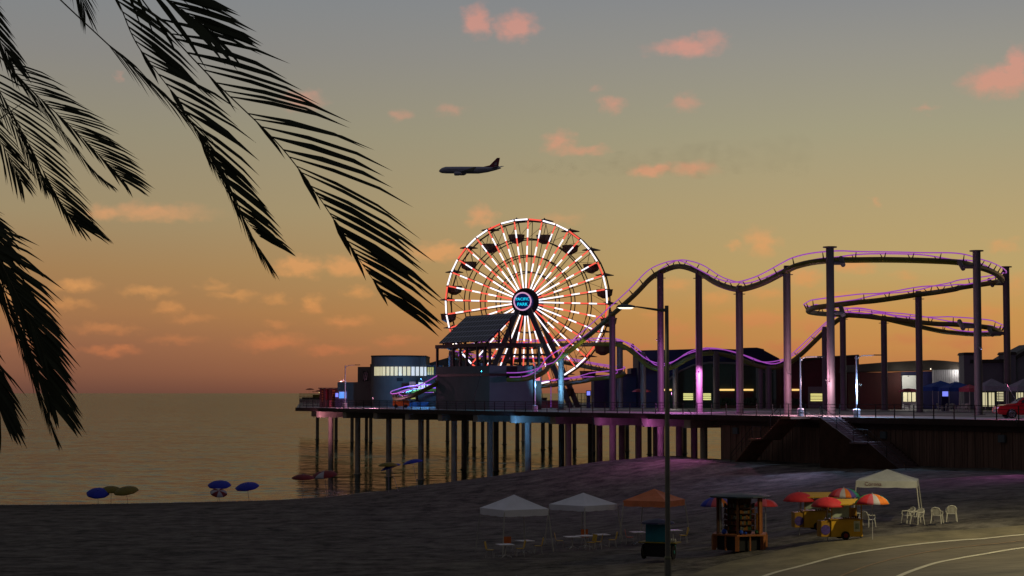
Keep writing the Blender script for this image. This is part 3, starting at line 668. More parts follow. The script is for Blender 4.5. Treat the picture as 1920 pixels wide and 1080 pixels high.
# ride station with the solar roof
tK = on_row(918, 7.6); K = pier(tK, 7.6)
stn = thing('ride_station', 'boxy station building with a tilted solar panel roof in front of the ferris wheel', 'station', K, NA)
MB().box((3.1,7.2,2.07), (6.2,14.4,4.14)).box((3.1,7.2,4.95), (6.2,14.4,.96)).build('wall', 'box_wall', stn)
MB().box((3.1,7.2,4.305), (6.3,14.5,.33)).build('band', 'brown', stn)
MB().box((6.76,3.0,2.7), (1.1,6.4,5.42)).build('end_wall', 'brown', stn)
MB().box((3.15,-.02,4.6), (1.5,.1,1.5)).build('track_opening', 'black', stn)
for x, y in [(.1,14.2),(.1,9.7),(.1,6.1),(.1,3.3),(.1,1.3),(.1,.1),(4.4,.1),(5.5,.1),(7.1,.1),(7.1,14.2),(3.5,14.2),(7.1,7)]:
    MB().box((x,y,6.62), (.28,.28,2.36)).build('post', 'brown', stn)
m = MB()
for y in (.1, 14.2): m.box((3.7,y,8.03), (7.6,.5,.46))
for x in (.1, 7.2): m.box((x,7.15,8.035), (.5,13.6,.44))
m.build('roof_frame', 'brown', stn)
sr = MB().box((2.65,6.3,0), (5.3,12.9,.12)).build('solar_roof', 'solar', stn, loc=(-.35,0,8.5)); sr.rotation_euler = (0, -math.atan2(3.5,4.0), 0)
m = MB()
for y in (.6, 3.5, 6.5, 9.5, 12.4):
    m.box((3.3,y,9.9), (.2,.2,3.4)); m.tube([(.0,y,8.3),(3.5,y,11.5)], .12, 5); m.tube([(3.3,y,8.3),(1.6,y,10.0)], .08, 5)
m.build('roof_truss', 'brown', stn)
for k in range(9): MB().box((-.4, .9+k*1.4, 8.45), (.25,.7,.12)).build('roof_clip', 'brown', stn)
MB().tube([(-.1,9.4,8.2),(-.1,9.4,8.35)], .08, 8).build('small_lamp', 'lamp_lit', stn)
MB().box((6.75,-.25,3.9), (.62,.08,.62)).build('red_sign', M('red_sign', (200,50,50), .5, emit=(196,70,70), estr=.9), stn)

def bth(name, label, cat, px, Y): q_ = at(px, 740, Y); return thing(name, label, cat, (q_.x, Y, DK))
def lx(px, Y, o): return at(px, 740, Y).x - o.location.x
def lz(py, Y): return at(960, py, Y).z - DK
def sil(pts, Y, dep, o, name, mat, y0=0):                 # outline (image columns/rows) -> solid with real width, height and depth
    MB().prism([(lx(a, Y, o), max(lz(b, Y), 0)) for a, b in pts], y0, y0+dep).build(name, mat, o)
def win(o, px0, px1, py0, py1, Y, mat, off=-.06, frame='black', louv=0, mull=0, name='window'):
    x0, x1 = lx(px0,Y,o), lx(px1,Y,o); z1, z0 = lz(py0,Y), lz(py1,Y); cxx, cz = (x0+x1)/2, (z0+z1)/2
    f_ = MB(); t_ = .06
    f_.box((cxx,off,z1+t_/2),(x1-x0+2*t_,.14,t_)).box((cxx,off,z0-t_/2),(x1-x0+2*t_,.14,t_)).box((x0-t_/2,off,cz),(t_,.14,z1-z0)).box((x1+t_/2,off,cz),(t_,.14,z1-z0))
    for k in range(louv): f_.box((cxx, off-.03, z0+(z1-z0)*(k+1)/(louv+1)), (x1-x0,.06,.07))
    for k in range(mull): f_.box((x0+(x1-x0)*(k+1)/(mull+1), off-.03, cz), (.06,.06,z1-z0))
    w_ = f_.build(name, frame, o); MB().box((cxx,off+.03,cz),(x1-x0,.03,z1-z0)).build('pane', mat, w_); return w_

# round-fronted building at the left
Yb = 285; b = bth('round_building', 'blue-grey building with a rounded front and a lit ribbon of windows', 'building', 745, Yb)
plan = []
for k in range(21):
    px = 696.4+(799-696.4)*k/20; u_ = (px-696.4)/102.6; yy = -3.0*math.sin(math.pi*min(1,u_*1.05+.02))**.6 if u_ < .95 else -.6; plan.append((lx(px,Yb,b), yy))
body = plan + [(lx(799,Yb,b), 12), (lx(696.4,Yb,b), 12)]
ztop, zw1, zw0 = lz(669.5,Yb), lz(688,Yb), lz(704.5,Yb)
MB().slab(body, 0, ztop).build('wall', 'blue_grey', b)
MB().slab([(x*1.012, y-.12 if i < 21 else y) for i, (x, y) in enumerate(body)], ztop+.003, ztop+.22).build('parapet', 'roof_dark', b)
def wseg(px0, px1, mat, o=b):
    def yy(px): 
        u_ = (px-696.4)/102.6; return -3.0*math.sin(math.pi*min(1,u_*1.05+.02))**.6 if u_ < .95 else -.6
    x0, x1, y0, y1 = lx(px0,Yb,b), lx(px1,Yb,b), yy(px0)-.1, yy(px1)-.1; m = MB()
    m.add([(x0,y0,zw0),(x1,y1,zw0),(x1,y1,zw1),(x0,y0,zw1),(x0,y0+.25,zw0),(x1,y1+.25,zw0),(x1,y1+.25,zw1),(x0,y0+.25,zw1)], [(0,1,2,3),(7,6,5,4),(0,4,5,1),(3,2,6,7),(0,3,7,4),(1,5,6,2)])
    m.build('window', mat, o)
for k in range(6): wseg(703+k*2.6, 704.9+k*2.6, 'window')
for k in range(10): wseg(719+k*7.7, 724.6+k*7.7, 'window' if k < 7 else 'window_cool')
wseg(796, 799.6, 'window_cool')
b2 = bth('low_building', 'plain dark stepped blocks beside the round-fronted building', 'building', 665, 296)
sil([(670.5,768),(670.5,687.8),(697,687.8),(697,768)], 296, 8, b2, 'tall_block', 'blue_grey'); sil([(691,690),(691,682),(698,682),(698,690)], 296, 3, b2, 'roof_hatch', 'roof_dark', 3)
sil([(633.3,768),(633.3,716.6),(668,716.6),(703,713),(703,768)], 290, 4, b2, 'low_block', 'blue_grey', -6.5)
win(b2, 681, 689, 697, 714, 296, 'glass')
b3 = bth('tent_roof_hall', 'pale hall with a low pointed roof behind the solar roof station', 'building', 862, 305)
sil([(796,768),(796,686),(800,682),(862,664),(930,684),(930,768)], 305, 10, b3, 'wall_and_roof', 'grey_wall')
b4 = bth('shop', 'small dark shop with yellow lit windows tucked beside the round building', 'building', 807, 279)
sil([(784,768),(784,712),(799.5,712),(799.5,684.5),(830,684.5),(830,768)], 279, 5, b4, 'wall', 'brown')
win(b4, 801.5, 813, 688.5, 703, 279, 'window_yel', mull=2); win(b4, 784.5, 797, 717, 730, 279, 'window', mull=3); win(b4, 800, 813.5, 722, 736, 279, 'window', mull=3); win(b4, 770, 779, 740, 748, 279, 'window_yel', louv=2)
MB().box((lx(790,279,b4), -.3, lz(734,279)), (3.6,.1,.35)).build('sign_board', 'rail', b4)
bd = MB().box((lx(774,279,b4), -1.2, lz(722,279)), (.95,.1,1.0)).build('pink_panel', 'pink_wall', b4)
MB().box((lx(785,279,b4), -1.6, lz(758.5,279)), (3.4,.3,.7)).build('counter', 'bluep', b4)

# halls to the right
h1 = bth('navy_hall', 'low windowless navy hall between the wheel and the arcade', 'building', 1140, 262)
sil([(1114,768),(1114,703),(1164,703),(1164,768)], 262, 10, h1, 'wall', 'navy'); sil([(1164.4,768),(1164.4,701),(1184,701),(1184,690),(1197,690),(1197,768)], 262, 9, h1, 'wing', 'navy', .5)
h2 = bth('arcade_hall', 'dark green arcade hall with a curved navy roof and yellow light tubes', 'building', 1330, 252)
sil([(1197.5,768),(1197.5,657),(1265,655.5),(1330,653.3),(1385,655),(1397,652),(1420,651.5),(1433,654.5),(1434,657),(1462,672),(1464,680),(1464,768)], 258, 12, h2, 'rear_block', 'navy', 6.2)
sil([(1255,768),(1255,712),(1275,696),(1300,685),(1330,680),(1375,681),(1425,687),(1463,690),(1463,768)], 252, 6, h2, 'front_block', 'green_wall')
m = MB(); tr_ = [(1255,712),(1275,696),(1300,685),(1330,680),(1375,681),(1425,687),(1463,690)]
m.tube([(lx(a,252,h2), -.12, lz(c,252)) for a, c in tr_], .14, 6); m.build('roof_trim', 'steel', h2)
for a,c in ((1281,1301),(1318,1333)): 
    win(h2, a, c, 737.5, 750, 252, M('louvre_glow', (220,220,130), .4, emit=(226,222,140), estr=.95), louv=3)
    MB().box((lx((a+c)/2,252,h2), -.2, lz(733,252)), (1.5,.14,.12)).build('awning_rail', 'black', h2)
def tubes(o, Y, lst, py=731):
    for a, c in lst: MB().box((lx((a+c)/2,Y,o), -.35, lz(py,Y)), (abs(lx(c,Y,o)-lx(a,Y,o)), .12, .24)).build('light_tube', 'neon_yel', o)
tubes(h2, 252, [(1243,1248),(1255,1259),(1348,1376.5),(1392,1412),(1464.5,1470)])
for a, c in ((1350,1376),(1393,1411)):
    m = MB(); m.box((lx((a+c)/2,252,h2), -.12, lz(741,252)), (lx(c,252,h2)-lx(a,252,h2), .2, lz(735,252)-lz(747,252))); m.build('red_shutter', 'red_paint', h2)
for a in (1268, 1340, 1421, 1454): MB().box((lx(a,252,h2), -.16, lz(727,252)), (.5,.3,2*lz(727,252))).build('pilaster', 'blue_grey', h2)
h3 = bth('red_hall', 'dark red timber hall with a sloping roofline and a lit louvred window', 'building', 1540, 247)
sil([(1465,768),(1465,680),(1490,675),(1520,673),(1570,669.5),(1611,667),(1611,768)], 247, 12, h3, 'wall', 'red_paint')
m = MB(); m.tube([(lx(a,247,h3), -.1, lz(c,247)) for a, c in [(1465,680),(1490,675),(1520,673),(1570,669.5),(1611,667)]], .16, 6); m.build('coping', 'roof_dark', h3)
win(h3, 1519, 1543, 738, 752, 247, M('louvre_glow_warm', (230,220,130), .4, emit=(232,222,136), estr=1), louv=4, off=-.24)
sil([(1515,768),(1515,725),(1548,725),(1548,768)], 247, .1, h3, 'door_panel', 'blue_grey', -.11)
tubes(h3, 247, [(1484,1498)])
h4 = bth('low_hall', 'low hall with a dark shallow roof, a corrugated wall and a bright white entrance', 'building', 1710, 232)
sil([(1608,697),(1612,683),(1665,679),(1746,675),(1770,676.5),(1806,680),(1806,692.5),(1700,695)], 232, 14, h4, 'roof', 'roof_dark', -.6)
sil([(1612,768),(1612,698),(1690,698),(1690,768)], 232, 8, h4, 'red_wall', 'red_paint'); sil([(1690.3,768),(1690.3,697),(1806,694),(1806,768)], 232, 7, h4, 'navy_wall', 'navy', .3)
sil([(1690.6,768),(1690.6,704),(1717,704),(1717,768)], 232, .6, h4, 'entrance', M('white_plaster', (200,200,196), .8, 0, .06), -.31)
for a, c in ((1692,1699.5),(1700.5,1707),(1708.5,1715.5)): win(h4, a, c, 735.5, 753, 232, 'window', off=-.42)
m = MB(); x0, x1 = lx(1749,232,h4), lx(1805.5,232,h4)
for k in range(14): m.box((x0+(x1-x0)*(k+.5)/14, .12, (lz(693,232)+lz(727,232))/2), ((x1-x0)/14*.55,.22,lz(693,232)-lz(727,232)))
m.box(((x0+x1)/2, .2, (lz(693,232)+lz(727,232))/2), (x1-x0,.1,lz(693,232)-lz(727,232))); m.build('corrugated_wall', M('corrugated_metal', (176,174,176), .45, .3, .2, .6), h4)
h5 = bth('grey_market_hall', 'grey stucco market hall with two capped towers, a gable and lit windows', 'building', 1880, 224)
sil([(1825,768),(1825,681),(1896,680),(1922,664),(1965,642),(2030,672),(2100,676),(2100,768)], 224, 2.4, h5, 'wall', 'grey_wall')
sil([(1842,768),(1842,681.5),(1896,680.5),(1922,664.5),(1965,642.5),(2030,672.5),(2098,676.5),(2098,768)], 224, 10, h5, 'rear_wall', 'grey_wall', 2.41)
for pts in ([(1819,682),(1819,674.5),(1899,673.5),(1899,680)], [(1895,680),(1895,672.5),(1922,657),(1965,634),(2032,667),(2032,674),(1965,642),(1922,665)]): sil(pts, 224, 2.9, h5, 'cornice', 'roof_dark', -.35)
for a, c, tp in ((1806,1826,663),(1881.5,1903,662)):
    sil([(a,768),(a,tp+3),(c,tp+3),(c,768)], 224, 2.6, h5, 'tower', 'grey_wall', -.6)
    sil([(a-1.5,tp+3.4),(a-1.5,tp+1),(a+1,tp-2),(c-1,tp-2),(c+1.5,tp+1),(c+1.5,tp+3.4)], 224, 3.0, h5, 'tower_cap', 'roof_dark', -.8)
for a, c, d_, e_, lv, ml in ((1821.5,1827.5,735,752,4,0),(1841,1850,736,762,0,0),(1853,1864,736,762,0,1),(1868.5,1881,735,752,5,0),(1903,1918,736,750,0,2),(1930,1950,736,755,4,0)):
    win(h5, a, c, d_, e_, 224, 'window', off=-.12, louv=lv, mull=ml)
win(h5, 1818.5, 1822, 674.5+1, 680.5, 224, 'glass', off=-.66)
hd = thing('hedge', 'low dark hedge in front of the grey market hall', 'hedge', tuple(g(1862, 767, DK)))
m = MB(); rr = random.Random(5)
for k in range(90): m.box((rr.uniform(-2.6,2.6), rr.uniform(-.35,.35), rr.uniform(.1,.62)), (.3,.25,.22), rz=rr.uniform(0,3), rx=rr.uniform(0,3))
m.build('foliage', 'hedge', hd)
for px, lab in ((1365,'long green planter hedge under the left yellow tube of the arcade'),(1404,'short green planter hedge under the right yellow tube of the arcade'),(1490,'green planter hedge in front of the red hall')):
    p = g(px, 766, DK); p.y = 249 if px < 1450 else 244.5; p.x = at(px,740,p.y).x; hd = thing('hedge', lab, 'hedge', p); m = MB()
    MB().box((0,0,.2),(2.0,.7,.4)).build('planter', 'wood_dark', hd)
    for k in range(60): m.box((rr.uniform(-.9,.9), rr.uniform(-.3,.3), rr.uniform(.4,1.3)), (.3,.25,.22), rz=rr.uniform(0,3), rx=rr.uniform(0,3))
    m.build('foliage', 'hedge', hd)

# roof vents, pipes and small wall lamps on the halls
def fit(o, Y, px, py, dx, dy, dz, name, mat, off): MB().box((lx(px,Y,o), off, lz(py,Y)), (dx, dy, dz)).build(name, mat, o, bevel=.02)
for px, py in ((1330,652.5),): fit(h2, 258, px, py, .6, 1.2, .3, 'roof_vent', 'roof_dark', 9)
for px in (1300, 1372, 1440): fit(h2, 252, px, 735, .1, .1, 4.6, 'downpipe', 'steel_dark', -.12)
for px in (1480, 1507, 1560, 1600): fit(h3, 247, px, 725, .1, .1, 5.5, 'downpipe', 'black', -.1)
fit(h4, 232, 1743, 692, .12, .12, .12, 'wall_lamp', 'lamp_lit', -.8)
for px in (1655, 1672): fit(h4, 232, px, 692, 1.3, .5, .3, 'duct', 'steel', -.3)
fit(b, 285, 752, 712, .9, .1, .5, 'wall_grille', 'black', -3.1)
for px in (1855, 1872): fit(h5, 224, px, 726, .7, .2, .45, 'wall_unit', 'steel_dark', -.12)
# lamp posts along the edge
def lamp_post(px, n, hgt, rz, label, arm=1.7):
    t = on_row(px, n); o = thing('lamp_post', label, 'lamp post', pier(t, n), rz, 'lamp posts along the pier edge')
    m = MB(); m.lathe((0,0,0), [(.085,.5),(.06,hgt)], 10); m.build('pole', 'lamp_paint', o, smooth=True)
    MB().lathe((0,0,0), [(.3,0),(.3,.62),(.22,.7),(.1,.72)], 10).build('base', 'lamp_paint', o, smooth=True)
    m = MB(); m.tube([(.0,0,hgt-.35),(.25,0,hgt-.1),(.6,0,hgt+.02),(arm,0,hgt+.05)], .04, 6); m.build('arm', 'lamp_paint', o, smooth=True)
    MB().box((arm+.15,0,hgt+.06), (.75,.22,.09)).build('lamp_head', 'black', o, bevel=.02); return o
lamp_post(648, .9, 5.75, .1, 'pink-lit lamp post at the far left beside the blue screen', 1.5)
lamp_post(1003, .9, 5.4, math.pi/2+.2, 'blue-lit lamp post in front of the station corner')
lamp_post(1499, .9, 5.25, 0, 'pinkish lamp post just left of the tall capped column')
lamp_post(1604, .9, 5.25, 0, 'bluish white lamp post right of the wide staircase')

# added coloured lights in made-up fittings, to tint columns, deck and piles
def add_light(p, col, pw, label, arm=None, r=.12, spot=None):
    o = thing('added_light', label, 'added_light', p, 0, 'added coloured lights on the pier')
    m = MB(); m.box((0,0,.17),(.16,.16,.08)); m.build('housing', 'black', o)
    if arm: m = MB(); m.tube([(0,0,.2), tuple(Vector(arm)-Vector(p))], .03, 5); m.build('bracket', 'black', o)
    if spot: light('added_lamp', (0,0,0), col, pw, r, o, 'SPOT', spot[0], spot[1], .5)
    else: light('added_lamp', (0,0,0), col, pw, r, o)
PINK, MAG, BLU, WARM, RED = (1,.42,.62), (.86,.22,.98), (.10,.42,1), (1,.62,.5), (1,.3,.3)
def und(px, z=-1.4): return pier(on_row(px, 2.2)+1.9, -1.2, DK+z)
def on(px, n, z): p = pier(on_row(px, n), n, DK+z); return p
add_light(on(640, 2.0, 3.4), PINK, 1100, 'added pink light above the far left screen', on(648,.9,3.9))
add_light(und(622), PINK, 300, 'added pink light under the far left deck edge', pier(on_row(622,2.2)-.4,-.1,DK-.3), spot=(nv*.9-dv+Vector((0,0,-.25)), 105))
add_light(on(700, 3.0, 1.4), PINK, 420, 'added low pink light left of the orange cart', on(700,3.0,.0))
add_light(pier(tK+9, 1.6, DK+4.6), (.03,.45,.75), 560, 'added blue light in front of the station', pier(tK+9, .4, DK+1))
add_light(at(1046,722,229.8), (.2,.62,1), 3000, 'added blue light on the column beside the wheel legs', at(1052,722,232.7), r=.3, spot=((.12,1,.25), 115))
add_light(on(1010, 1.2, 3.0), (.14,.55,1), 160, 'added blue light on the lamp post by the station', on(1003,.9,3.2))
add_light(und(990), (.12,.42,1), 330, 'added blue light under the deck edge by the station', pier(on_row(990,2.2)-.4,-.1,DK-.3), spot=(nv*.9-dv+Vector((0,0,-.25)), 105))
add_light(at(790,712,271), BLU, 2600, 'added blue light beside the round building', at(792,716,272))
add_light(at(1310,700,193.4), (.95,.3,.95), 4600, 'added magenta light on the second tall column', at(1310,700,195.7), spot=((-.15,.85,-.6), 118))
add_light(on(1258, .8, 2.0), MAG, 900, 'added magenta light on the edge near the street lamp', on(1262,.5,1.0))
add_light(und(1238), MAG, 200, 'added magenta light under the deck edge', pier(on_row(1238,2.2)-.4,-.1,DK-.3), spot=(nv*.9-dv+Vector((0,0,-.25)), 105))
add_light(und(1148), MAG, 60, 'added dim magenta light under the deck left of the street lamp', pier(on_row(1148,2.2)-.4,-.1,DK-.3), spot=(nv*.9-dv+Vector((0,0,-.25)), 105))
add_light(on(1290, -4.0, .3), (.9,.25,.75), 800, 'added magenta light hung over the sand at the wall corner', on(1300,-.1,-.4), spot=((-.35,-.2,-1), 100))
add_light(at(1549,716,168.8), (1,.62,.74), 1300, 'added white-pink light on the capped column', at(1556,716,170.7))
add_light(on(1480, 3.0, 3.6), PINK, 1500, 'added pink light near the fourth tall column', on(1475,6,3.9))
add_light(on(1612, 1.0, 2.6), (.35,.6,1), 1400, 'added pale blue light on the lamp post by the staircase', on(1604,.9,2.8))
add_light(on(1500, -7.5, .3), (.42,.40,.8), 800, 'added blue-violet light hung over the sand by the staircase', on(1580,-.1,-.4), spot=((-.5,-.3,-1), 110))
add_light(on(1900, -6.5, .3), (.8,.2,.8), 500, 'added magenta light hung over the sand at the far right', on(1905,-.1,-.4), spot=((-.4,-.25,-1), 105))
add_light(on(1838, 4.0, 5.5), (.4,.42,.9), 260, 'added violet light near the far right column', on(1831,9,6))
add_light(at(1231,640,200), MAG, 330, 'added magenta light high on the first tall column', at(1238,640,203.7))
add_light(at(1802,697,230.5), (1,.96,.9), 130, 'added white light at the corrugated wall', at(1806,695,231.8))
add_light(at(1703,708,229.5), (1,.97,.85), 200, 'added white light over the bright entrance', at(1703,705,231.6))
add_light(at(1080,672,226), (1,.95,.25), 700, 'added yellow light below the first climb of the coaster', at(1100,640,226), spot=((.05,.9,.8), 100))
add_light(at(1264,735,240.5), (1,.9,.7), 160, 'added warm light at the short pale column', at(1264,735,242.6))
add_light(on(1885, 2.2, 2.6), (1,.25,.5), 200, 'added pink light above the red car', on(1905,1.4,1.3))

# ------------------------------------------------------------------ tents, tables, chairs, umbrellas
def gazebo(loc, rz, s, he, hv, hp, mat, label, group, writing=False, splay=.2):
    o = thing('canopy_tent', label, 'canopy tent', loc, rz, group); h = s/2; m = MB(); N = 6; rr = random.Random(int(loc[0]*10))
    o_ = []
    for side in range(4):                                 # four sagging roof panels with creases
        ca, sa = math.cos(side*math.pi/2), math.sin(side*math.pi/2); rows_ = []
        for i in range(N+1):
            f_ = i/N; row_ = []
            for j in range(N+1):
                w_ = (j/N*2-1)*h*(1-f_); y = -h*(1-f_); z = he+(hp-he)*(f_**1.06) - .05*math.sin(math.pi*j/N)*math.sin(math.pi*f_) + (rr.uniform(-.012,.012) if 0 < i < N and 0 < j < N else 0)
                row_.append((w_*ca - y*sa, w_*sa + y*ca, z))
            rows_.append(row_)
        V = [q_ for r_ in rows_ for q_ in r_]; m.add(V, [(i*(N+1)+j, i*(N+1)+j+1, (i+1)*(N+1)+j+1, (i+1)*(N+1)+j) for i in range(N) for j in range(N)])
        V = []; 
        for j in range(13):
            w_ = (j/12*2-1)*h; 
            for z in (he, hv - .03*abs(math.sin(j*math.pi/2*.5))):
                y = -h-.005; V.append((w_*ca-y*sa, w_*sa+y*ca, z))
        m.add(V, [(2*j,2*j+2,2*j+3,2*j+1) for j in range(12)])
    ob = m.build('canopy', mat, o); md = ob.modifiers.new('cloth', 'SOLIDIFY'); md.thickness = .012
    for sx in (-1,1):
        for sy in (-1,1):
            a = Vector((sx*(h-.03), sy*(h-.03), he-.03)); bb = Vector((sx*(h+splay), sy*(h+splay), 0)); w2 = o.matrix_basis @ Vector((0,0,0)) if 0 else None
            c_, s_ = math.cos(rz), math.sin(rz); wx, wy = loc[0]+bb.x*c_-bb.y*s_, loc[1]+bb.x*s_+bb.y*c_
            bb.z = (ground(wx, wy)-.03 if loc[2] < DK-.1 else DK) - loc[2]
            MB().tube([a, bb], .032, 6).build('leg', 'plastic', o)
    m = MB()
    for q1, q2 in (((-h,-h),(h,-h)),((h,-h),(h,h)),((h,h),(-h,h)),((-h,h),(-h,-h))): m.tube([(q1[0]*.97,q1[1]*.97,he-.05),(q2[0]*.97,q2[1]*.97,he-.05)], .015, 5)
    m.build('frame', 'plastic', o)
    if writing:
        text_mesh('lettering', 'Corona', .3, M('tent_lettering', (130,84,84), .8), o, (-h+.95, -h-.03, (he+hv)/2), (math.pi/2,0,0), .004)
    return o
G1 = 'canopy tents on the beach'
def gl(px, py): return gr(px, py)
p = gl(964,1034); gazebo(p, R(29), 3.05, 2.58, 2.2, 3.4, 'canvas', 'leftmost white canopy tent on the beach over two square tables', G1)
p = gl(1094,1017); gazebo(p, R(45), 3.08, 2.4, 2.08, 3.12, 'canvas', 'middle white canopy tent on the beach next to the orange one', G1)
p = gl(1227,1008); gazebo(p, R(-28), 2.95, 2.35, 2.0, 3.05, 'canvas_orange', 'orange canopy tent on the beach behind the street lamp pole', G1)
p = gl(1665,976); gazebo(p, R(-14), 3.35, 2.3, 1.95, 2.9, 'canvas_cream', 'cream canopy tent with small lettering near the plastic chairs', G1, writing=True)
G2 = 'canopy tents on the pier'
def dk(px, Y): q_ = at(px, 740, Y); return Vector((q_.x, Y, DK))
gazebo(dk(1764,212), R(10), 3.4, 2.75, 2.3, 3.45, 'canvas_blue', 'left blue canopy tent on the pier behind the blue screen', G2, splay=0)
gazebo(dk(1793,208), R(10), 3.0, 2.65, 2.25, 3.35, 'canvas_blue', 'right blue canopy tent on the pier beside the grey tower', G2, splay=0)
gazebo(dk(1860,200), R(8), 2.6, 2.8, 2.3, 3.6, 'canvas_grey', 'grey canopy tent on the pier between the two right columns', G2, splay=0)
gazebo(dk(1922,196), R(8), 2.9, 2.75, 2.25, 3.6, 'canvas_grey', 'grey canopy tent on the pier behind the red car', G2, splay=0)
gazebo(dk(1818,206), R(30), 1.6, 2.6, 2.2, 3.0, 'pinkf', 'small pink canopy left of the far right round column', G2, splay=0)

def table(loc, rz, label):
    o = thing('cafe_table', label, 'table', loc, rz, 'square white tables under the beach tents')
    MB().box((0,0,.725),(.9,.9,.04)).build('tabletop', 'table', o, bevel=.015)
    MB().tube([(0,0,.08),(0,0,.71)], .04, 8).build('pedestal', 'alu', o)
    m = MB()
    for a in range(4): t = a*math.pi/2+.785; m.tube([(0,0,.13),(.42*math.cos(t),.42*math.sin(t),.02)], [.035,.025], 6)
    m.build('foot', 'alu', o); return o
def chair(loc, rz, mat, label):
    o = thing('cafe_chair', label, 'chair', loc, rz, 'coloured chairs round the beach tables')
    MB().box((0,0,.45),(.44,.42,.03)).build('seat', mat, o, bevel=.01)
    m = MB(); m.add([(-.21,.21,.5),(.21,.21,.5),(.23,.3,.92),(-.23,.3,.92),(-.21,.235,.5),(.21,.235,.5),(.23,.325,.92),(-.23,.325,.92)], [(0,1,2,3),(7,6,5,4),(0,4,5,1),(3,2,6,7),(0,3,7,4),(1,5,6,2)]); m.build('backrest', mat, o)
    for sx in (-1,1):
        for sy in (-1,1): MB().tube([(sx*.19,sy*.18,.44),(sx*.22,sy*.23,0)], .014, 6).build('leg', 'alu', o)
    return o
def grs(px, py): return gr(px, py)
T0 = table(grs(947,1045), .35, 'near left square table under the leftmost white tent')
dup(T0, grs(984,1037), .5, 'second square table under the leftmost white tent')
dup(T0, grs(1073,1029), .3, 'left square table under the middle white tent'); dup(T0, grs(1098,1027), .6, 'centre square table under the middle white tent'); dup(T0, grs(1127,1025), .4, 'right square table under the middle white tent')
dup(T0, grs(1196,1020), .3, 'left square table under the orange tent'); dup(T0, grs(1262,1017), .3, 'right square table behind the street lamp pole')
c0 = chair(grs(919,1046), R(80), 'chair_y', 'yellow chair at the far left of the leftmost tent')
CH = [(975,1043,-80,'chair_y','yellow chair between the two left tables'),(1009,1038,-85,'chair_y','yellow chair right of the second left table'),(1049,1028,85,'chair_y','yellow chair left of the middle tent tables'),
      (1108,1031,-60,'chair_y','yellow chair in front of the middle tent tables'),(1148,1026,-85,'chair_y','yellow chair right of the middle tent tables'),(1121,1030,-95,'chair_y','yellow chair near the middle tent pole'),(1281,1018,-85,'chair_y','yellow chair at the right edge of the orange tent')]
for px, py, a, mm_, lb in CH: dup(c0, grs(px,py), R(a), lb)
c1 = chair(grs(953,1036), R(10), 'chair_o', 'orange chair behind the near left table'); dup(c1, grs(1181,1021), R(85), 'orange chair left of the orange tent table'); dup(c1, grs(1097,1021), R(5), 'orange chair behind the middle tent tables')

def plastic_chair(loc, rz, label):
    o = thing('plastic_chair', label, 'chair', loc, rz, 'white plastic garden chairs')
    MB().box((0,0,.42),(.46,.44,.03)).build('seat', 'plastic', o, bevel=.012)
    m = MB()
    for k in range(6): x = -.17+k*.068; m.box((x, .25+.03*(1-abs(x)*3), .63), (.038,.025,.42), rx=R(-12))
    m.tube([(-.25,.2,.46),(-.25,.29,.72),(-.19,.32,.84),(0,.35,.88),(.19,.32,.84),(.25,.29,.72),(.25,.2,.46)], .028, 6); m.build('backrest', 'plastic', o)
    for sx in (-1,1):
        m = MB(); m.tube([(sx*.25,.3,.74),(sx*.28,.12,.66),(sx*.28,-.2,.66),(sx*.27,-.24,.5)], .028, 6); m.build('armrest', 'plastic', o)
        for sy in (-1,1): MB().tube([(sx*.24,sy*.2,.5),(sx*.29,sy*.27,0)], [.035,.024], 6).build('leg', 'plastic', o)
    return o
pc = plastic_chair(gr(1703,981), R(-70), 'white plastic chair under the cream tent, the one farther back')
dup(pc, gr(1720,984), R(-55), 'white plastic chair under the cream tent, nearest its right pole'); dup(pc, gr(1757,982), R(155), 'white plastic chair outside the tent, left of the last one')
dup(pc, gr(1784,978), R(172), 'rightmost white plastic chair on the sand'); dup(pc, gr(1607,985), R(95), 'white plastic chair behind the near yellow cart'); dup(pc, gr(1629,989), R(120), 'white plastic chair beside the striped umbrella pole')

def umbrella(loc, r, h, cols_, label, group, tilt=0, tdir=0, dome=.35, pole='alu', name='beach_umbrella', rz=0, n=8):
    o = thing(name, label, 'umbrella', loc, rz, group); per = 32//n; rings = 6
    if tilt: o.rotation_euler = (tilt*math.sin(tdir), tilt*math.cos(tdir), rz)
    m = MB(); V = []; 
    for i in range(rings+1):
        f_ = i/rings
        for k in range(n*per):
            t = 2*math.pi*k/(n*per); sc_ = 1 - .045*f_*math.sin(math.pi*(k%per)/per)**.8
            V.append((r*math.sin(f_*1.25)/math.sin(1.25)*math.cos(t)*sc_, r*math.sin(f_*1.25)/math.sin(1.25)*math.sin(t)*sc_, h-dome*r*(1-math.cos(f_*1.25))/(1-math.cos(1.25))*1.6 + .0))
    o0 = len(m.v); m.v += V; nn_ = n*per
    for i in range(rings):
        for k in range(nn_):
            m.f.append((o0+i*nn_+k, o0+i*nn_+(k+1)%nn_, o0+(i+1)*nn_+(k+1)%nn_, o0+(i+1)*nn_+k)); m.m.append((k//per) % len(cols_))
    ob = m.build('canopy', list(cols_), o, smooth=True); ob.modifiers.new('cloth', 'SOLIDIFY').thickness = .01
    MB().tube([(0,0,-.25),(0,0,h+.06)], .018, 6).build('pole', pole, o)
    m = MB()
    for k in range(n): t = 2*math.pi*k/n; m.tube([(0,0,h-.35),(r*.55*math.cos(t), r*.55*math.sin(t), h-.02-dome*r*.45)], .008, 4)
    m.build('ribs', 'alu', o); return o
U1 = 'umbrellas along the waterline'
def shore(px, py, z=None): q_ = gr(px, py); return q_
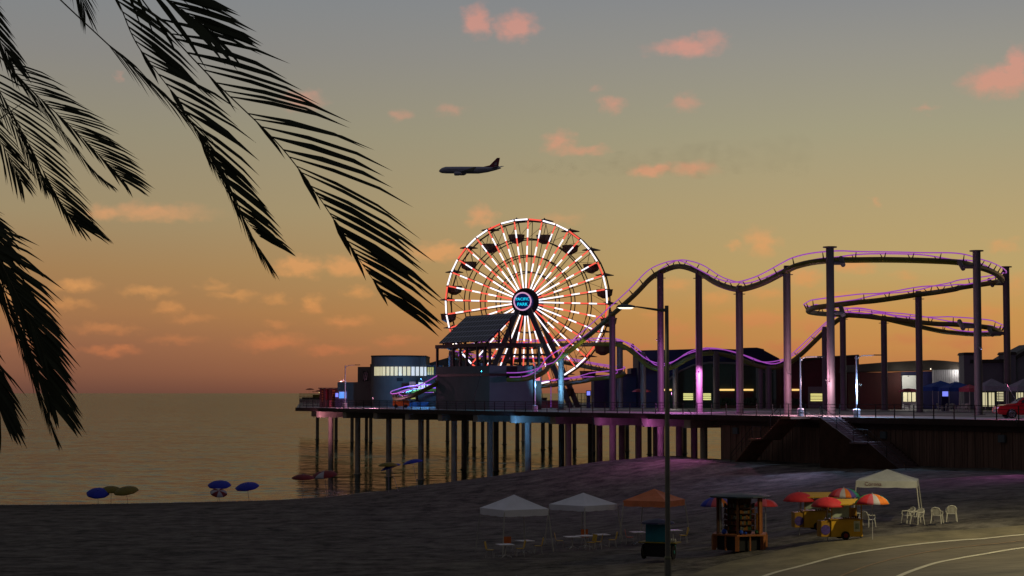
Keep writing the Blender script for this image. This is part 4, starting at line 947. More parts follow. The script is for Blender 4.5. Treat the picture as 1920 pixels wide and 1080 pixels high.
# (column, base row, radius, colours, label, tilt, direction)
for px, py, r, cl, lb, tl, td, hh in [
 (184,945,1.15,['blue'],'leftmost blue umbrella at the water edge',.42,1.4,1.4),(208,944.5,1.05,['olive'],'olive yellow umbrella half hidden between a blue and a larger yellow one',.25,1.3,1.6),(240,944.5,1.25,['olive'],'larger yellow umbrella right of the leftmost blue one',.3,1.9,1.55),
 (412,940.5,1.2,['blue'],'blue umbrella above a smaller red and white one',.3,1.5,2.0),(408,942,.85,['white','dred'],'small low red and white umbrella under the blue one',.5,1.2,1.2),(467,939.5,1.2,['blue'],'blue umbrella standing alone left of the dark red one',.3,1.9,1.7),
 (568,935.5,1.1,['dred'],'dark red umbrella left of the pink-lit pile',.12,1.5,2.2),(613,931,1.25,['dred','dred','white'],'red and white umbrella in front of the pink-lit pile',.22,2,2.35),
 (729,921,.98,['olive'],'olive umbrella in front of the third pile',.05,2,2.6),(746,919,1.0,['blue'],'blue umbrella tilted beside the olive one',.32,3.3,2.4),(783,913,1.0,['blue'],'steeply set blue umbrella at the fourth pile',.2,3.0,2.55)]:
    q_ = shore(px, py); umbrella((q_.x, q_.y, q_.z), r, hh+.12, cl, lb, U1, tl, td, dome=.2)
STR = ['green','teal','orange','white','pinkf','red','green','green']
U2 = 'umbrellas around the beach stalls'
q_ = gr(1636,1013); umbrella((q_.x,q_.y,q_.z), .92, 2.4, ['green','red','red','pinkf','white','orange','orange','teal','green','green','red','pinkf','white','orange','teal','green'], 'near striped umbrella in green, red, white and orange', U2, pole='alu', rz=R(174), n=16)
q_ = gr(1583,995); umbrella((q_.x,q_.y,q_.z), .88, 2.35, ['red','red','pinkf','white','orange','violet','teal','green','green','green','red','pinkf','white','orange','violet','green'], 'striped umbrella behind the red ones near the cream tent', U2, rz=R(176), n=16)
q_ = gr(1344,1008); umbrella((q_.x,q_.y,q_.z), .98, 2.4, ['blue','blue','violet','pinkf','white','orange','violet','blue','blue','teal','red','pinkf','white','orange','violet','blue'], 'multicoloured umbrella behind the dark kiosk roof', U2, rz=R(176), n=16)
q_ = gr(1436,1010); umbrella((q_.x,q_.y,q_.z), .7, 2.2, ['red','pinkf'], 'small red umbrella peeking out right of the kiosk roof', U2)
q_ = gr(1499,1000); umbrella((q_.x,q_.y,q_.z), .92, 2.3, ['red'], 'farther red umbrella over the back yellow cart', U2)
q_ = gr(1552,1016); umbrella((q_.x,q_.y,q_.z), .9, 2.35, ['red'], 'nearer red umbrella over the front yellow cart', U2)
# ------------------------------------------------------------------ food carts, kiosk
def food_cart(loc, rz, label):
    o = thing('food_cart', label, 'food cart', loc, rz, 'yellow food carts on the beach')
    MB().box((0,0,.62),(1.75,.85,.9)).build('body', 'yellow', o, bevel=.02)
    MB().box((-.02,0,1.095),(1.85,.95,.05)).build('counter', 'yel_dark', o)
    for x in (-.82,.2,.82):
        for y in (-.38,.38): MB().box((x,y,1.52),(.05,.05,.8)).build('roof_post', 'yel_dark', o)
    MB().box((.12,-.1,1.98),(2.05,1.35,.05), rx=R(9)).build('roof', 'yellow', o)
    MB().box((-.33,-.36,1.5),(.95,.03,.62)).build('menu_panel', M('menu_board', (150,158,140), .6, 0, .12, 3), o)
    MB().box((.5,.33,1.4),(.55,.04,.5)).build('back_panel', 'yel_dark', o)
    m = MB()
    for k in range(7): m.lathe((-.1+k*.13,-.2,1.12), [(.04,0),(.05,.1),(.02,.14)], 8)
    m.build('jars', 'wood_dark', o)
    MB().box((.55,-.435,.72),(.34,.02,.55)).build('poster', M('poster_white', (196,194,160), .7, 0, .15, 6), o)
    MB().box((.55,-.45,.72),(.2,.012,.3)).build('poster_print', M('poster_print', (140,152,120), .7, 0, .4, 12), o)
    for y in (-.47,.47):
        wl_ = MB().tube([(-.1,y-.05,.24),(-.1,y+.05,.24)], .23, 18).build('wheel', 'rubber', o); MB().tube([(-.1,y-.065,.24),(-.1,y+.065,.24)], .12, 12).build('rim', 'dred', wl_)
    MB().tube([(.82,-.3,0),(.82,-.3,.2)], .03, 6).build('prop', 'black', o)
    s2 = MB().box((-1.15,0,.6),(.5,.7,.85)).build('side_box', 'yel_dark', o, bevel=.02)
    MB().tube([(-1.15,-.37,.55),(-1.15,-.34,.55)], .26, 20).build('round_emblem', M('emblem', (70,50,120), .6, 0, .6, 8), s2)
    return o
fc = food_cart(gr(1583,1012), R(10), 'yellow food cart nearer the road with a white poster'); dup(fc, gr(1532,994), R(8), 'yellow food cart farther back under the left red umbrella')

kq = gr(1387,1030); ki = thing('kiosk', 'octagonal wooden kiosk with dark roof, stocked shelves and orange timber benches', 'kiosk', kq, R(-12))
def ngon(r, n=6, a0=0): return [(r*math.cos(a0+2*math.pi*k/n), r*math.sin(a0+2*math.pi*k/n)) for k in range(n)]
H6 = ngon(1.55, 6, R(30+0)); m = MB()
MB().slab(ngon(1.62,6,R(30)), .78, .86).build('bench_top', 'wood', ki)
for k in range(6):
    x, y = ngon(1.55,6,R(30))[k]; MB().box((x*.98,y*.98,.39),(.2,.2,.78), rz=math.atan2(y,x)).build('bench_leg', 'wood', ki)
    x2, y2 = ngon(1.55,6,R(30))[(k+1)%6]; MB().box(((x+x2)/2*.97,(y+y2)/2*.97,.39),(.08,.08,.78), rz=math.atan2(y+y2,x+x2)).build('bench_leg', 'wood', ki)
MB().slab(ngon(1.32,6,R(30)), 0, .779).build('base', 'black', ki)
for k in range(6):
    x, y = ngon(1.28,6,R(30))[k]; MB().box((x,y,1.83),(.12,.12,1.93), rz=math.atan2(y,x)).build('post', 'wood' if k in (0,5) else 'wood_dark', ki)
MB().lathe((0,0,2.8), [(1.66,0),(1.74,.04),(1.72,.1),(1.2,.17),(.3,.22),(.1,.23)], 12).build('roof', M('kiosk_roof', (20,38,54), .55, 0, .2, 2), ki)
m = MB(); m.slab(ngon(.72,6,R(30)), .861, 2.75); m.build('core', 'wood_dark', ki)
rr = random.Random(11)
gm = [M('goods_%s' % n_, c_, .5, 0, .3, 5) for n_, c_ in (('red',(84,22,20)),('white',(92,90,84)),('amber',(120,74,20)),('brown',(60,32,20)),('green',(26,56,34)),('blue',(20,40,100)))]
for k in range(6):                                   # shelving on each side
    a = R(60*k); ca, sa = math.cos(a), math.sin(a); apo = .72*math.cos(R(30)); fr_ = MB(); gd = MB()
    for z in (1.05,1.35,1.65,1.95,2.25): fr_.box(((apo+.12)*ca,(apo+.12)*sa,z),(.22,.68,.025), rz=a)
    fr_.build('shelf', 'wood_dark', ki)
    for z in (1.07,1.37,1.67,1.97,2.27):
        for j in range(6):
            gd.mi = rr.choice([0,0,1,2,3,3,4]) if k != 5 else rr.choice([2,2,4,1]); hh = rr.uniform(.12,.22)
            off = -.28+j*.112; gd.box(((apo+.14)*ca-off*sa,(apo+.14)*sa+off*ca,z+hh/2),(.08,.085,hh), rz=a)
    gd.build('goods', gm, ki)['kind'] = 'stuff'
for x, y, r in ((-.75,-.95,.15),(.18,-1.12,.13),(.42,-1.05,.08),(.98,-.6,.13)):
    m = MB(); m.lathe((x,y,.862), [(r*.5,0),(r,r*.6),(r*.9,r*1.3),(r*.3,r*1.8),(.01,r*1.9)], 12); m.build('beach_ball', M('ball_%d' % int(r*100), (28,66,160) if x < .9 else (40,80,50), .4), ki, smooth=True)
MB().box((-1.02,-.5,1.85),(.28,.04,1.8), rz=R(-60)).build('white_panel', M('panel_pale', (140,136,128), .7), ki)
MB().box((1.05,-.42,1.5),(.04,.4,.95), rz=R(-30)).build('yellow_poster', M('poster_amber', (220,150,20), .6, 0, .35, 5), ki)

q_ = gr(1237,1048); sc1 = thing('snack_cart', 'dark teal snack cart with a yellow counter and big black wheels behind the lamp pole', 'food cart', q_, R(-22))
MB().box((0,0,.5),(1.5,.9,.72)).build('body', 'black', sc1, bevel=.03); MB().box((.78,0,.55),(.05,.8,.6)).build('side_panel', 'teal', sc1)
MB().box((0,0,.9),(2.1,1.1,.05)).build('counter', 'olive', sc1)
for x in (-.82,.82):
    for y in (-.2,):
        wl_ = MB().tube([(x-.05,y,.4),(x+.05,y,.4)], .4, 20).build('wheel', 'rubber', sc1); MB().tube([(x*1.07-.02,y,.4),(x*1.07+.02,y,.4)], .1, 12).build('hub', 'teal', wl_)
MB().box((-.12,.05,1.4),(1.15,.75,.95)).build('cabinet', M('teal_cabinet', (24,110,130), .6, 0, .25, 3), sc1, bevel=.02)
MB().lathe((-.12,.05,1.9), [(.95,0),(.9,.08),(.5,.2),(.1,.26)], 10).build('canopy', 'navy', sc1)
m = MB()
for k in range(3): m.lathe((.7+.1*k,-.1,.925), [(.05,0),(.06,.12),(.02,.2)], 8)
m.build('bottles', 'plastic', sc1)

# ------------------------------------------------------------------ small things on the pier
def screen(px, Y, w_, h_, z, mat, label, body='navy'):
    o = thing('screen_kiosk', label, 'screen kiosk', dk(px,Y)); MB().box((0,.25,(z-h_/2)/2-.02),(w_*1.1,.4,z-h_/2-.06)).build('pedestal', body, o)
    MB().box((0,.2,z),(w_+.16,.3,h_+.16)).build('housing', 'navy', o, bevel=.02); MB().box((0,.03,z),(w_*.94,.03,h_*.9)).build('display', mat, o); return o
screen(632.5, 262, .55, .6, 1.75, 'screen', 'small violet screen left of the larger blue one at the pier tip')
screen(642.5, 261, 1.05, 1.0, 1.75, 'screen_b', 'light blue lit machine beside the far left lamp post')
screen(1103.5, 250, .5, .6, 2.0, 'screen', 'small bright screen behind the ferris wheel legs'); screen(1772.5, 213, .7, .62, 1.95, 'screen', 'violet screen under the blue canopy tents')
o = thing('booth', 'open booth with red lit panels under a flat roof at the pier tip', 'booth', dk(617,265))
MB().box((0,0,2.72),(2.9,2.0,.12)).build('roof', 'brown', o)
for x in (-1.15,-.6,.15,.3,1.1): MB().box((x,-.5 if x!=.3 else -.6,1.33),(.3,.2,2.65)).build('pillar', 'red_paint', o)
MB().box((0,.5,1.33),(2.3,.1,2.6)).build('back_wall', 'dred', o)
for x in (-.85,.75):
    m = MB()
    for k in range(5): m.box((x,-.35,.9+k*.35),(.5,.1,.2))
    m.build('goods', 'wood', o)
MB().box((.28,-.75,.5),(.32,.3,1.0)).build('red_bin', 'pinkf', o)
def small_cart(px, Y, col, label, w_=2.2, rz=0):
    o = thing('vendor_cart', label, 'food cart', dk(px,Y), rz); MB().box((0,0,.65),(w_,.9,.8)).build('body', col, o, bevel=.03)
    for x in (-.45,.45): MB().tube([(x*w_,-.3,1.0),(x*w_,-.3,1.75)], .03, 5).build('roof_post', 'black', o); MB().box((0,0,1.78),(w_*1.05,1.1,.08)).build('roof', col, o)
    MB().tube([(w_*.12,-.35,1.45),(w_*.12,-.35,1.6)], .14, 8).build('bulb', 'bulb', o)
    for x in (-.3,.3): MB().tube([(x*w_,-.5,.25),(x*w_,-.42,.25)], .25, 14).build('wheel', 'rubber', o)
    return o
small_cart(752, 255, 'orange', 'orange vendor cart with a bulb under the coaster loop')
q_ = at(597,748,424); o = small_cart(597, 424, 'olive', 'yellow vendor cart with a bulb on the raised terrace', 2.6); o.location = (q_.x, 424, DK+.56)
for px, py, lb in ((581,748,'small red umbrella on the raised terrace, the left one'),(599,748,'small red umbrella above the terrace cart')):
    q_ = at(px,py,424+(px-581)*.05); umbrella((q_.x,q_.y,DK+.55), 1.0, 2.5 if px < 590 else 2.1, ['dred'], lb, 'umbrellas on the pier', dome=.2)
for px, Y, lb in ((1704,222,'pinkish umbrella in front of the bright entrance'),(1203,247,'dark pink umbrella in front of the navy hall')):
    umbrella(tuple(dk(px,Y)), 1.3, 2.6, ['pinkf','dred'], lb, 'umbrellas on the pier', dome=.2)
rr = random.Random(21); k = 0
for px, Y in ((1762,209),(1770,211),(1779,207),(1786,209),(1792,205),(1799,207),(1807,204),(1812,206),(1700,222),(1709,221)):
    plc = ('under the left blue canopy, left end','under the left blue canopy, second from its left','between the two blue canopies, nearer','between the two blue canopies, farther','under the right blue canopy, nearer','under the right blue canopy, farther','left of the pink canopy','under the pink canopy','left of the pinkish umbrella pole','right of the pinkish umbrella pole')[k]; k += 1
    dup(pc, tuple(dk(px,Y)), rr.uniform(0,6), 'small terrace chair '+plc, 'terrace chairs on the pier')
o = thing('ramp_counter', 'dark red low counter behind the station corner', 'counter', dk(1028,250)); MB().box((0,0,.5),(3.0,.8,1.0)).build('body', 'dred', o, bevel=.02); MB().box((0,0,1.03),(3.1,.9,.06)).build('top', 'brown', o)
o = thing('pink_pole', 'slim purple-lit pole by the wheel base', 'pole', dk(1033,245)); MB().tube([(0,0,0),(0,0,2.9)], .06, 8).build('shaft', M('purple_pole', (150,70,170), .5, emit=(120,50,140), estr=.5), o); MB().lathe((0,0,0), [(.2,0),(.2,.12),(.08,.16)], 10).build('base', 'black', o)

# ------------------------------------------------------------------ red car
cq = dk(1888,153.5); car = thing('parked_car', 'shiny red suv parked at the right end of the pier', 'car', (cq.x-.0, cq.y, DK), 0)
# local: nose toward -x, front axle at x = 0.15
def car_body():
    prof = [(-1.0,.42),(-1.02,.62),(-.98,.82),(-.86,.98),(-.3,1.12),(.45,1.20),(.62,1.22)]; tailp = [(3.95,1.24),(4.05,.9),(4.02,.45),(3.8,.34)]
    arc = lambda cx: [(cx+.42*math.cos(R(a)), .36+.42*math.sin(R(a))) for a in range(10,171,16)]
    bot = [(3.45,.30)] + arc(3.05) + [(2.6,.28),(.62,.28)] + arc(.15) + [(-.3,.30),(-.85,.33)]
    return prof + tailp + bot
m = MB(); m.prism(car_body(), -.93, .93); bd = m.build('body', 'car', car, bevel=.035)
m = MB(); gh = [(.5,1.2),(1.15,1.66),(1.5,1.74),(3.1,1.74),(3.75,1.56),(3.98,1.22)]
V = [(x,-.86+(z-1.2)*.3,z) for x,z in gh]+[(x,.86-(z-1.2)*.3,z) for x,z in gh]; n_ = len(gh)
m.add(V, [tuple(range(n_)), tuple(range(2*n_-1,n_-1,-1))]+[(i,i+n_,(i+1)%n_+n_,(i+1)%n_) for i in range(n_)]); m.build('cabin', 'car', car, bevel=.03)
for s_ in (-1,1):
    for pts in ([(.72,1.24),(1.2,1.6),(1.95,1.64),(1.95,1.24)], [(2.03,1.24),(2.03,1.64),(2.9,1.63),(3.0,1.24)], [(3.08,1.24),(2.98,1.62),(3.25,1.6),(3.6,1.3)]):
        m = MB(); V = [(x, s_*(.872-(z-1.2)*.3), z) for x,z in pts] + [(x, s_*(.85-(z-1.2)*.3), z) for x,z in pts]
        m.add(V, [(0,1,2,3),(7,6,5,4),(0,4,5,1),(1,5,6,2),(2,6,7,3),(3,7,4,0)]); m.build('side_window', 'glass', car)
m = MB(); m.add([(.5,-.75,1.235),(.5,.75,1.235),(1.13,.66,1.67),(1.13,-.66,1.67),(.52,-.75,1.2),(.52,.75,1.2),(1.16,.66,1.64),(1.16,-.66,1.64)], [(0,1,2,3),(7,6,5,4),(0,4,5,1),(1,5,6,2),(2,6,7,3),(3,7,4,0)]); m.build('windscreen', 'glass', car)
for x in (.15,3.05):
    for s_ in (-1,1):
        wl_ = MB().tube([(x,s_*.74,.36),(x,s_*.94,.36)], .36, 24).build('wheel', 'rubber', car, smooth=True); ri = MB(); ri.tube([(x,s_*.8,.36),(x,s_*.925,.36)], .1, 12)
        for k in range(10): a = R(36*k); ri.tube([(x+.06*math.cos(a),s_*.945,.36+.06*math.sin(a)),(x+.23*math.cos(a),s_*.945,.36+.23*math.sin(a))], .02, 4)
        ri.tube([(x+.245*math.cos(R(20*k)),s_*.94,.36+.245*math.sin(R(20*k))) for k in range(19)], .02, 5, cap=False); ri.build('rim', 'chrome', wl_)
for s_ in (-1,1): MB().box((-.93,s_*.68,.82),(.12,.38,.14), rz=s_*R(-14)).build('headlight', 'chrome', car, bevel=.02); MB().box((4.0,s_*.7,.98),(.08,.3,.18)).build('tail_light', 'dred', car); MB().box((.85,s_*1.0,1.26),(.16,.22,.14)).build('mirror', 'car', car, bevel=.03)
MB().box((-1.0,0,.62),(.06,1.0,.24)).build('grille', 'black', car)
for s_ in (-1,1):
    for x in (1.35,2.35): MB().box((x+.5,s_*.945,1.05),(.2,.03,.035)).build('door_handle', 'chrome', car)

# ------------------------------------------------------------------ street lamps by the road
def street_lamp(px, Y, label, head_left=True, pw=600, zt=None):
    top = at(px, 573, Y); gz = ground(top.x, top.y); o = thing('street_lamp', label, 'street lamp', (top.x, top.y, gz), 0 if head_left else math.pi, 'tall street lamps by the road'); H = top.z-gz
    hb = at(px, 1046, Y).z-gz
    MB().lathe((0,0,0), [(.105,hb+.0),(.095,hb+2),(.072,H)], 8).build('pole', 'road_pole', o); MB().lathe((0,0,0), [(.2,-.1),(.13,.1),(.128,hb-.05)], 8).build('lower_pole', 'road_pole', o)
    MB().lathe((0,0,hb-.05), [(.13,0),(.135,.05),(.1,.14)], 8).build('collar', M('lamp_collar', (110,112,84), .6), o)
    m = MB(); m.tube([(0,0,H-.16),(-.35,0,H-.16),(-1.15,0,H-.04)], [.055,.05,.028], 8); m.box((-.12,0,H-.17),(.25,.14,.12)); m.build('arm', 'road_pole', o)
    V = []; prof = [(-1.13,.03,.03),(-1.2,.08,.07),(-1.38,.13,.11),(-1.65,.15,.13),(-1.82,.13,.10),(-1.9,.07,.02)]
    m = MB(); fs_ = []
    for x, wd, hh in prof:
        for k in range(9): a = math.pi*k/8; V.append((x, wd*math.cos(a), H-.07+hh*math.sin(a)+.0))
    for i in range(len(prof)-1):
        for k in range(8): fs_.append((i*9+k,i*9+k+1,(i+1)*9+k+1,(i+1)*9+k))
        fs_.append((i*9,(i+1)*9,(i+1)*9+8,i*9+8))
    fs_ += [tuple(range(9)), tuple(range(len(prof)*9-9, len(prof)*9))]
    m.add(V, fs_); hd_ = m.build('lamp_head', 'lamp_head', o, smooth=True)
    m = MB(); V = []
    for i in range(16): a = 2*math.pi*i/16; V.append((-1.54+.31*math.cos(a), .11*math.sin(a), H-.075))
    for i in range(16): a = 2*math.pi*i/16; V.append((-1.54+.2*math.cos(a), .07*math.sin(a), H-.125))
    m.add(V, [(i,(i+1)%16,(i+1)%16+16,i+16) for i in range(16)]+[tuple(range(16,32))]); m.build('lens', 'lamp_lit', hd_)
    light('street_light', (-1.54,0,H-.3), (1,.88,.5), pw, .12, o, 'SPOT', (0,0,-1), 155, .7); return o
street_lamp(1250, 70, 'tall dark street lamp with a lit head rising in front of the pier', True, 110)
street_lamp(2040, 92, 'street lamp beyond the right edge lighting the road', True, 6500)

# ------------------------------------------------------------------ palms (crowns stand just outside the frame)
def palm(name, crown_px, Y, fronds, label, seed):
    cw = at(crown_px[0], crown_px[1], Y); gz = ground(cw.x, cw.y); o = thing('palm_tree', label, 'palm tree', (cw.x, cw.y, gz)); H = cw.z-gz
    m = MB(); rr = random.Random(seed); pts = [(.5*math.sin(k/12*1.5)-.5*math.sin(1.5), .2*math.sin(k/12*3), H*k/12) for k in range(13)]; m.tube(pts, [.26-.012*k+.01*(k%2) for k in range(13)], 12); m.build('trunk', 'bark', o)
    base_ = Vector((cw.x, cw.y, gz))
    for fr_ in fronds:
        pts = [at(a, b_, Y+dy) - base_ for a, b_, dy in fr_['p']]; cs = []
        for i in range(len(pts)-1):
            p0,p1,p2,p3 = pts[max(i-1,0)],pts[i],pts[i+1],pts[min(i+2,len(pts)-1)]
            for k in range(14): f_ = k/14; cs.append(.5*((2*p1)+(p2-p0)*f_+(2*p0-5*p1+4*p2-p3)*f_**2+(3*p1-p0-3*p2+p3)*f_**3))
        cs.append(pts[-1]); n = len(cs)
        fo = MB().tube(cs, [fr_.get('st',.02)*(1-i/n)**.7+.002 for i in range(n)], 5).build('frond', 'palm_stem', o)
        m = MB(); s0 = fr_.get('start', .08); nl = fr_.get('n', 46); mx = fr_['len']; sides = fr_.get('sides', ((1,22,0),(-1,20,0)))
        for side, ang, frac in sides:
            ln_s = fr_.get('lr', 1) if side > 0 else fr_.get('ll', 1)
            for j in range(int(nl*frac)):
                f_ = s0+(1-s0)*(j+rr.uniform(-.35,.35))/max(1,int(nl*frac)); f_ = min(max(f_,0),.995); ii = f_*(n-1); i = int(ii); p = cs[i].lerp(cs[min(i+1,n-1)], ii-i)
                T = (cs[min(i+2,n-1)]-cs[max(i-2,0)]).normalized(); view = Vector((0,1,0)); Sd = T.cross(view).normalized()   # frond blade plane roughly faces across the view
                a = R(ang*(1.25-.55*f_)+rr.uniform(-3,3)); Ln = mx*ln_s*(.5+.9*math.sin(math.pi*min(1,(.12+.78*f_))))*.72*rr.uniform(.88,1.08)*(1 if f_ < .8 else 1-.9*(f_-.8))
                D = (T*math.cos(a) + Sd*side*math.sin(a)*fr_.get('flip',1) + view*rr.uniform(-.18,.18)+Vector((0,0,-.02))).normalized()
                W = D.cross(view).normalized()*math.cos(rr.uniform(-.5,.5)) + view*.35; W.normalize(); wd = fr_.get('w', .021)*rr.uniform(.7,1.35)
                c1, c2, c3, c4 = p, p+D*Ln*.35, p+D*Ln*.72+Vector((0,0,-.03*Ln)), p+D*Ln+Vector((0,0,-.10*Ln))
                m.add([c1-W*wd*.3, c1+W*wd*.3, c2-W*wd, c2+W*wd, c3-W*wd*.75, c3+W*wd*.75, c4], [(0,1,3,2),(2,3,5,4),(4,5,6)])
        m.build('leaflets', 'palm', fo)
    # stiff spear leaves in the heart of the crown
    m = MB()
    for k in range(14):
        a = rr.uniform(0,6.28); e_ = rr.uniform(.6,1.3); L_ = rr.uniform(1,1.8); m.tube([(0,0,H),(L_*math.cos(a)*math.cos(e_), L_*math.sin(a)*math.cos(e_), H+L_*math.sin(e_))], [.03,.004], 4)
    m.build('crown_spears', 'palm', o)
palm('A', (-330,-330), 24, [
  dict(p=[(-330,-330,0),(-60,-330,-.4),(180,-110,-.6),(290,30,-.8),(400,150,-1),(520,268,-1.1),(598,370,-1.1),(645,442,-1),(688,508,-.9),(722,556,-.8)], len=1.62, n=38, start=.34, sides=((1,35,1),(-1,4,.2)), ll=.35, w=.030, st=.010),
  dict(p=[(-330,-330,0),(-80,-260,.1),(130,-130,.2),(212,-15,.3),(258,85,.4),(338,195,.5),(394,300,.6),(446,392,.7),(490,446,.8)], len=1.15, n=34, start=.36, sides=((1,32,1),(-1,3,.15)), ll=.4, w=.025, st=.009),
  dict(p=[(-330,-330,0),(-120,-210,.6),(60,-50,.8),(140,25,.9),(240,118,1.0),(345,215,1.2),(378,262,1.3),(420,335,1.4),(470,440,1.4),(500,490,1.4)], len=.62, n=54, start=.4, sides=((1,5,1),(-1,6,1)), w=.007, st=.010),
  dict(p=[(-330,-330,0),(-60,-360,-1.0),(130,-200,-1.2),(230,-70,-1.3),(330,10,-1.4),(400,60,-1.4)], len=1.25, n=26, start=.4, sides=((1,28,1),(-1,10,.3)), w=.030, st=.01),
  dict(p=[(-330,-330,0),(-100,-300,.7),(60,-160,.8),(130,-60,.8),(160,20,.8)], len=.7, n=20, start=.5, sides=((1,14,1),(-1,18,1)), w=.008, st=.01),
  ], 'palm tree whose long drooping fronds hang across the top left sky', 4)
palm('B', (-130,-60), 27, [
  dict(p=[(-130,-60,0),(-60,70,0),(10,190,0),(75,310,.1),(120,390,.1),(150,425,.1)], len=.95, n=40, start=.3, sides=((1,30,1),(-1,6,.4)), ll=.6, w=.016, st=.01),
  dict(p=[(-130,-60,0),(-40,60,-.2),(50,160,-.3),(130,235,-.3),(195,300,-.2),(232,340,-.2)], len=.9, n=40, start=.3, sides=((1,30,1),(-1,8,.4)), ll=.6, w=.015, st=.01),
  dict(p=[(-130,-60,0),(-80,110,.4),(-25,220,.5),(15,290,.5),(40,340,.4)], len=.7, n=26, start=.3, sides=((1,20,1),(-1,20,1)), w=.012, st=.01),
  dict(p=[(-130,-60,0),(-100,-80,.3),(-60,-30,.3),(-15,50,.3),(25,120,.3)], len=.8, n=30, start=.3, sides=((1,20,1),(-1,14,.5)), w=.017, st=.01),
  dict(p=[(-130,-60,0),(-60,40,.6),(30,140,.8),(110,240,.9),(170,315,.9),(205,345,.9)], len=.4, n=40, start=.4, sides=((1,6,1),(-1,7,1)), w=.005, st=.008),
  dict(p=[(-130,-60,0),(-70,100,.3),(20,225,.4),(60,300,.5),(85,350,.5)], len=.45, n=24, start=.4, sides=((1,12,1),(-1,16,1)), w=.008, st=.008),
  ], 'palm tree with short fronds fanning in at the upper left edge', 8)
palm('C', (-150,330), 25, [
  dict(p=[(-150,330,0),(-60,420,0),(2,535,0),(50,640,0),(80,715,0),(98,758,0)], len=1.0, n=36, start=.25, sides=((1,26,1),(-1,8,.4)), ll=.7, w=.024, st=.011),
  dict(p=[(-150,330,0),(-70,400,-.4),(-15,465,-.5),(28,545,-.5),(62,615,-.5),(85,668,-.5)], len=.95, n=33, start=.25, sides=((1,28,1),(-1,10,.4)), ll=.7, w=.022, st=.011),
  dict(p=[(-150,330,0),(-110,480,.3),(-70,590,.4),(-30,680,.4),(-8,740,.4),(0,770,.4)], len=.9, n=36, start=.25, sides=((1,20,1),(-1,20,.6)), w=.022, st=.01),
  dict(p=[(-150,330,0),(-100,360,.3),(-50,410,.3),(0,480,.3)], len=.9, n=30, start=.25, sides=((1,18,1),(-1,20,.6)), w=.022, st=.01),
  dict(p=[(-150,330,0),(-90,420,.7),(-10,540,.8),(40,650,.8),(80,760,.8),(105,820,.8)], len=.45, n=46, start=.3, sides=((1,6,1),(-1,7,1)), w=.006, st=.01),
  ], 'palm tree with drooping fronds in front of the sea at the left edge', 15)

# ------------------------------------------------------------------ airliner and its smoke
Yp = 1600; pc_ = at(880,319,Yp); SP = F/Yp
pl = thing('airliner', 'dark passenger jet flying left above the ferris wheel', 'airplane', pc_, 0); pl.rotation_euler = (R(7), R(1.5), R(-12))
# local: nose -x
m = MB(); prof = [(-27,.15,-.9),(-26,1.3,-.7),(-24.3,2.2,-.35),(-21,2.8,0),(-10,2.9,0),(8,2.9,0),(16,2.3,.5),(23,1.3,1.2),(28,.35,1.8)]; V = []
for x, r, z in prof:
    for k in range(20): a = 2*math.pi*k/20; V.append((x, r*math.cos(a), z+r*1.05*math.sin(a)))
m.add(V, [(i*20+k,i*20+(k+1)%20,(i+1)*20+(k+1)%20,(i+1)*20+k) for i in range(len(prof)-1) for k in range(20)]+[tuple(range(20)), tuple(range(len(prof)*20-20,len(prof)*20))]); m.build('fuselage', 'plane', pl, smooth=True)
def wing(pts, th, name, mat):
    m = MB(); V = [Vector(p) for p in pts]; m.add([v_+Vector((0,0,th/2)) for v_ in V]+[v_-Vector((0,0,th/2)) for v_ in V], [(0,1,2,3),(7,6,5,4),(0,4,5,1),(1,5,6,2),(2,6,7,3),(3,7,4,0)]); return m.build(name, mat, pl)
for s_ in (-1,1):
    wing([(-8,s_*2.4,-1.2),(4,s_*2.4,-1.2),(12.5,s_*28,2.6),(10,s_*28,2.6)], .35, 'wing', 'plane')
    wing([(19,s_*.8,1.8),(24.5,s_*.8,1.8),(28.5,s_*9.6,3.4),(26.5,s_*9.6,3.4)], .25, 'stabilizer', 'plane')
    MB().tube([(-11,s_*9,-3.0),(-10,s_*9,-3.0),(-7,s_*9,-3.0),(-5,s_*9,-2.8)], [1.5,1.75,1.7,.9], 16).build('engine', 'plane', pl, smooth=True)
m = MB(); m.prism([(10,2.4),(18,4.2),(24.5,10.6),(27,10.6),(25.5,2.2),(22,1.4)], -.2, .2); fn = m.build('tail_fin', 'plane_red', pl)
m = MB(); m.prism([(22.6,6.2),(24.2,7.2),(24.4,4.4),(21.8,4.2)], -.26, .26); m.build('fin_emblem', 'white', fn)
MB().tube([(-27.05,0,-.9),(-25.6,0,-.7)], [.2,1.62], 16).build('nose_cone', 'plane_red', pl, smooth=True)
m = MB(); 
for k in range(34): m.box((-19+k*1.05,-2.88,.6),(.35,.1,.45))
m.build('window_row', 'glass', pl)
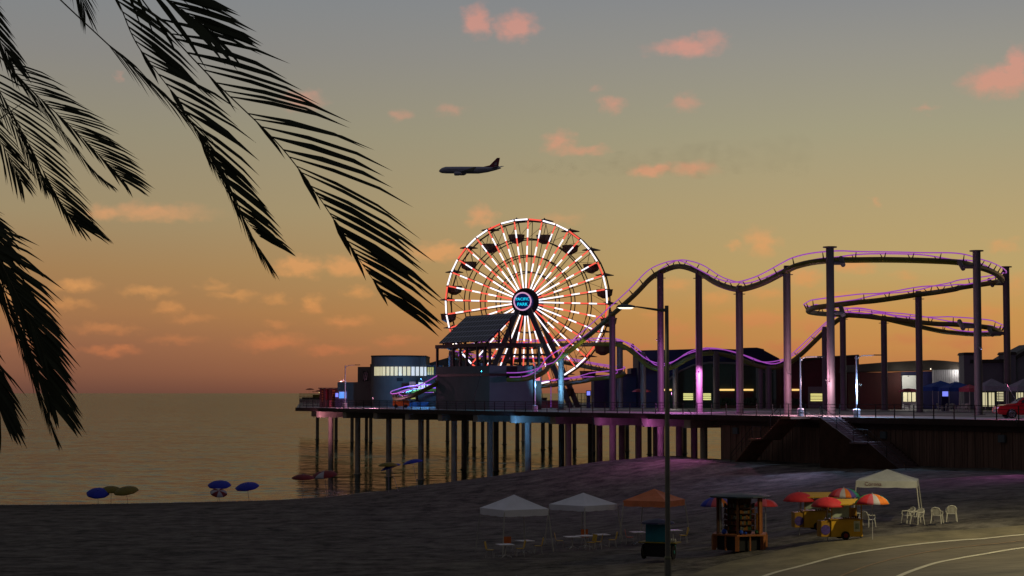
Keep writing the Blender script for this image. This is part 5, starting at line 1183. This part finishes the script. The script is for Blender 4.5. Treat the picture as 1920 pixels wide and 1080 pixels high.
# smoke trail: a long widening volume drifting back to the right
a = at(950,318,Yp+4); b_ = at(1530,288,Yp+120); m = MB(); nS = 26; V = []; rr = random.Random(2)
for i in range(nS+1):
    f_ = i/nS; c = a.lerp(b_, f_); r = (3+20*f_**.8)*rr.uniform(.8,1.15)*(1 if 0 < i < nS else .1)
    for k in range(12): t = 2*math.pi*k/12; V.append((c.x, c.y+r*math.cos(t), c.z+r*math.sin(t)))
m.add(V, [(i*12+k,i*12+(k+1)%12,(i+1)*12+(k+1)%12,(i+1)*12+k) for i in range(nS) for k in range(12)]+[tuple(range(12)), tuple(range(nS*12,nS*12+12))])
sm = bpy.data.materials.new('trail_smoke'); sm.use_nodes = True; t = sm.node_tree; t.nodes.clear()
vo = t.nodes.new('ShaderNodeVolumePrincipled'); ou = t.nodes.new('ShaderNodeOutputMaterial'); tcn = t.nodes.new('ShaderNodeTexCoord'); n = t.nodes.new('ShaderNodeTexNoise')
n.inputs['Scale'].default_value = .09; n.inputs['Detail'].default_value = 5; t.links.new(tcn.outputs['Object'], n.inputs[0]); mr = t.nodes.new('ShaderNodeMapRange'); t.links.new(n.outputs[0], mr.inputs[0])
mr.inputs[1].default_value = .46; mr.inputs[2].default_value = .75; mr.inputs[3].default_value = 0; mr.inputs[4].default_value = .008; sx_ = t.nodes.new('ShaderNodeSeparateXYZ'); t.links.new(tcn.outputs['Object'], sx_.inputs[0]); fd = t.nodes.new('ShaderNodeMapRange'); t.links.new(sx_.outputs[0], fd.inputs[0])
fd.inputs[1].default_value = a.x; fd.inputs[2].default_value = b_.x; fd.inputs[3].default_value = 1.6; fd.inputs[4].default_value = .3
ml = t.nodes.new('ShaderNodeMath'); ml.operation = 'MULTIPLY'; t.links.new(mr.outputs[0], ml.inputs[0]); t.links.new(fd.outputs[0], ml.inputs[1]); t.links.new(ml.outputs[0], vo.inputs['Density'])
vo.inputs['Color'].default_value = (.16,.15,.14,1); t.links.new(vo.outputs[0], ou.inputs['Volume'])
tag(m.build('smoke_trail', sm), 'faint dark smoke trail drifting right behind the airliner', 'smoke', kind='stuff')
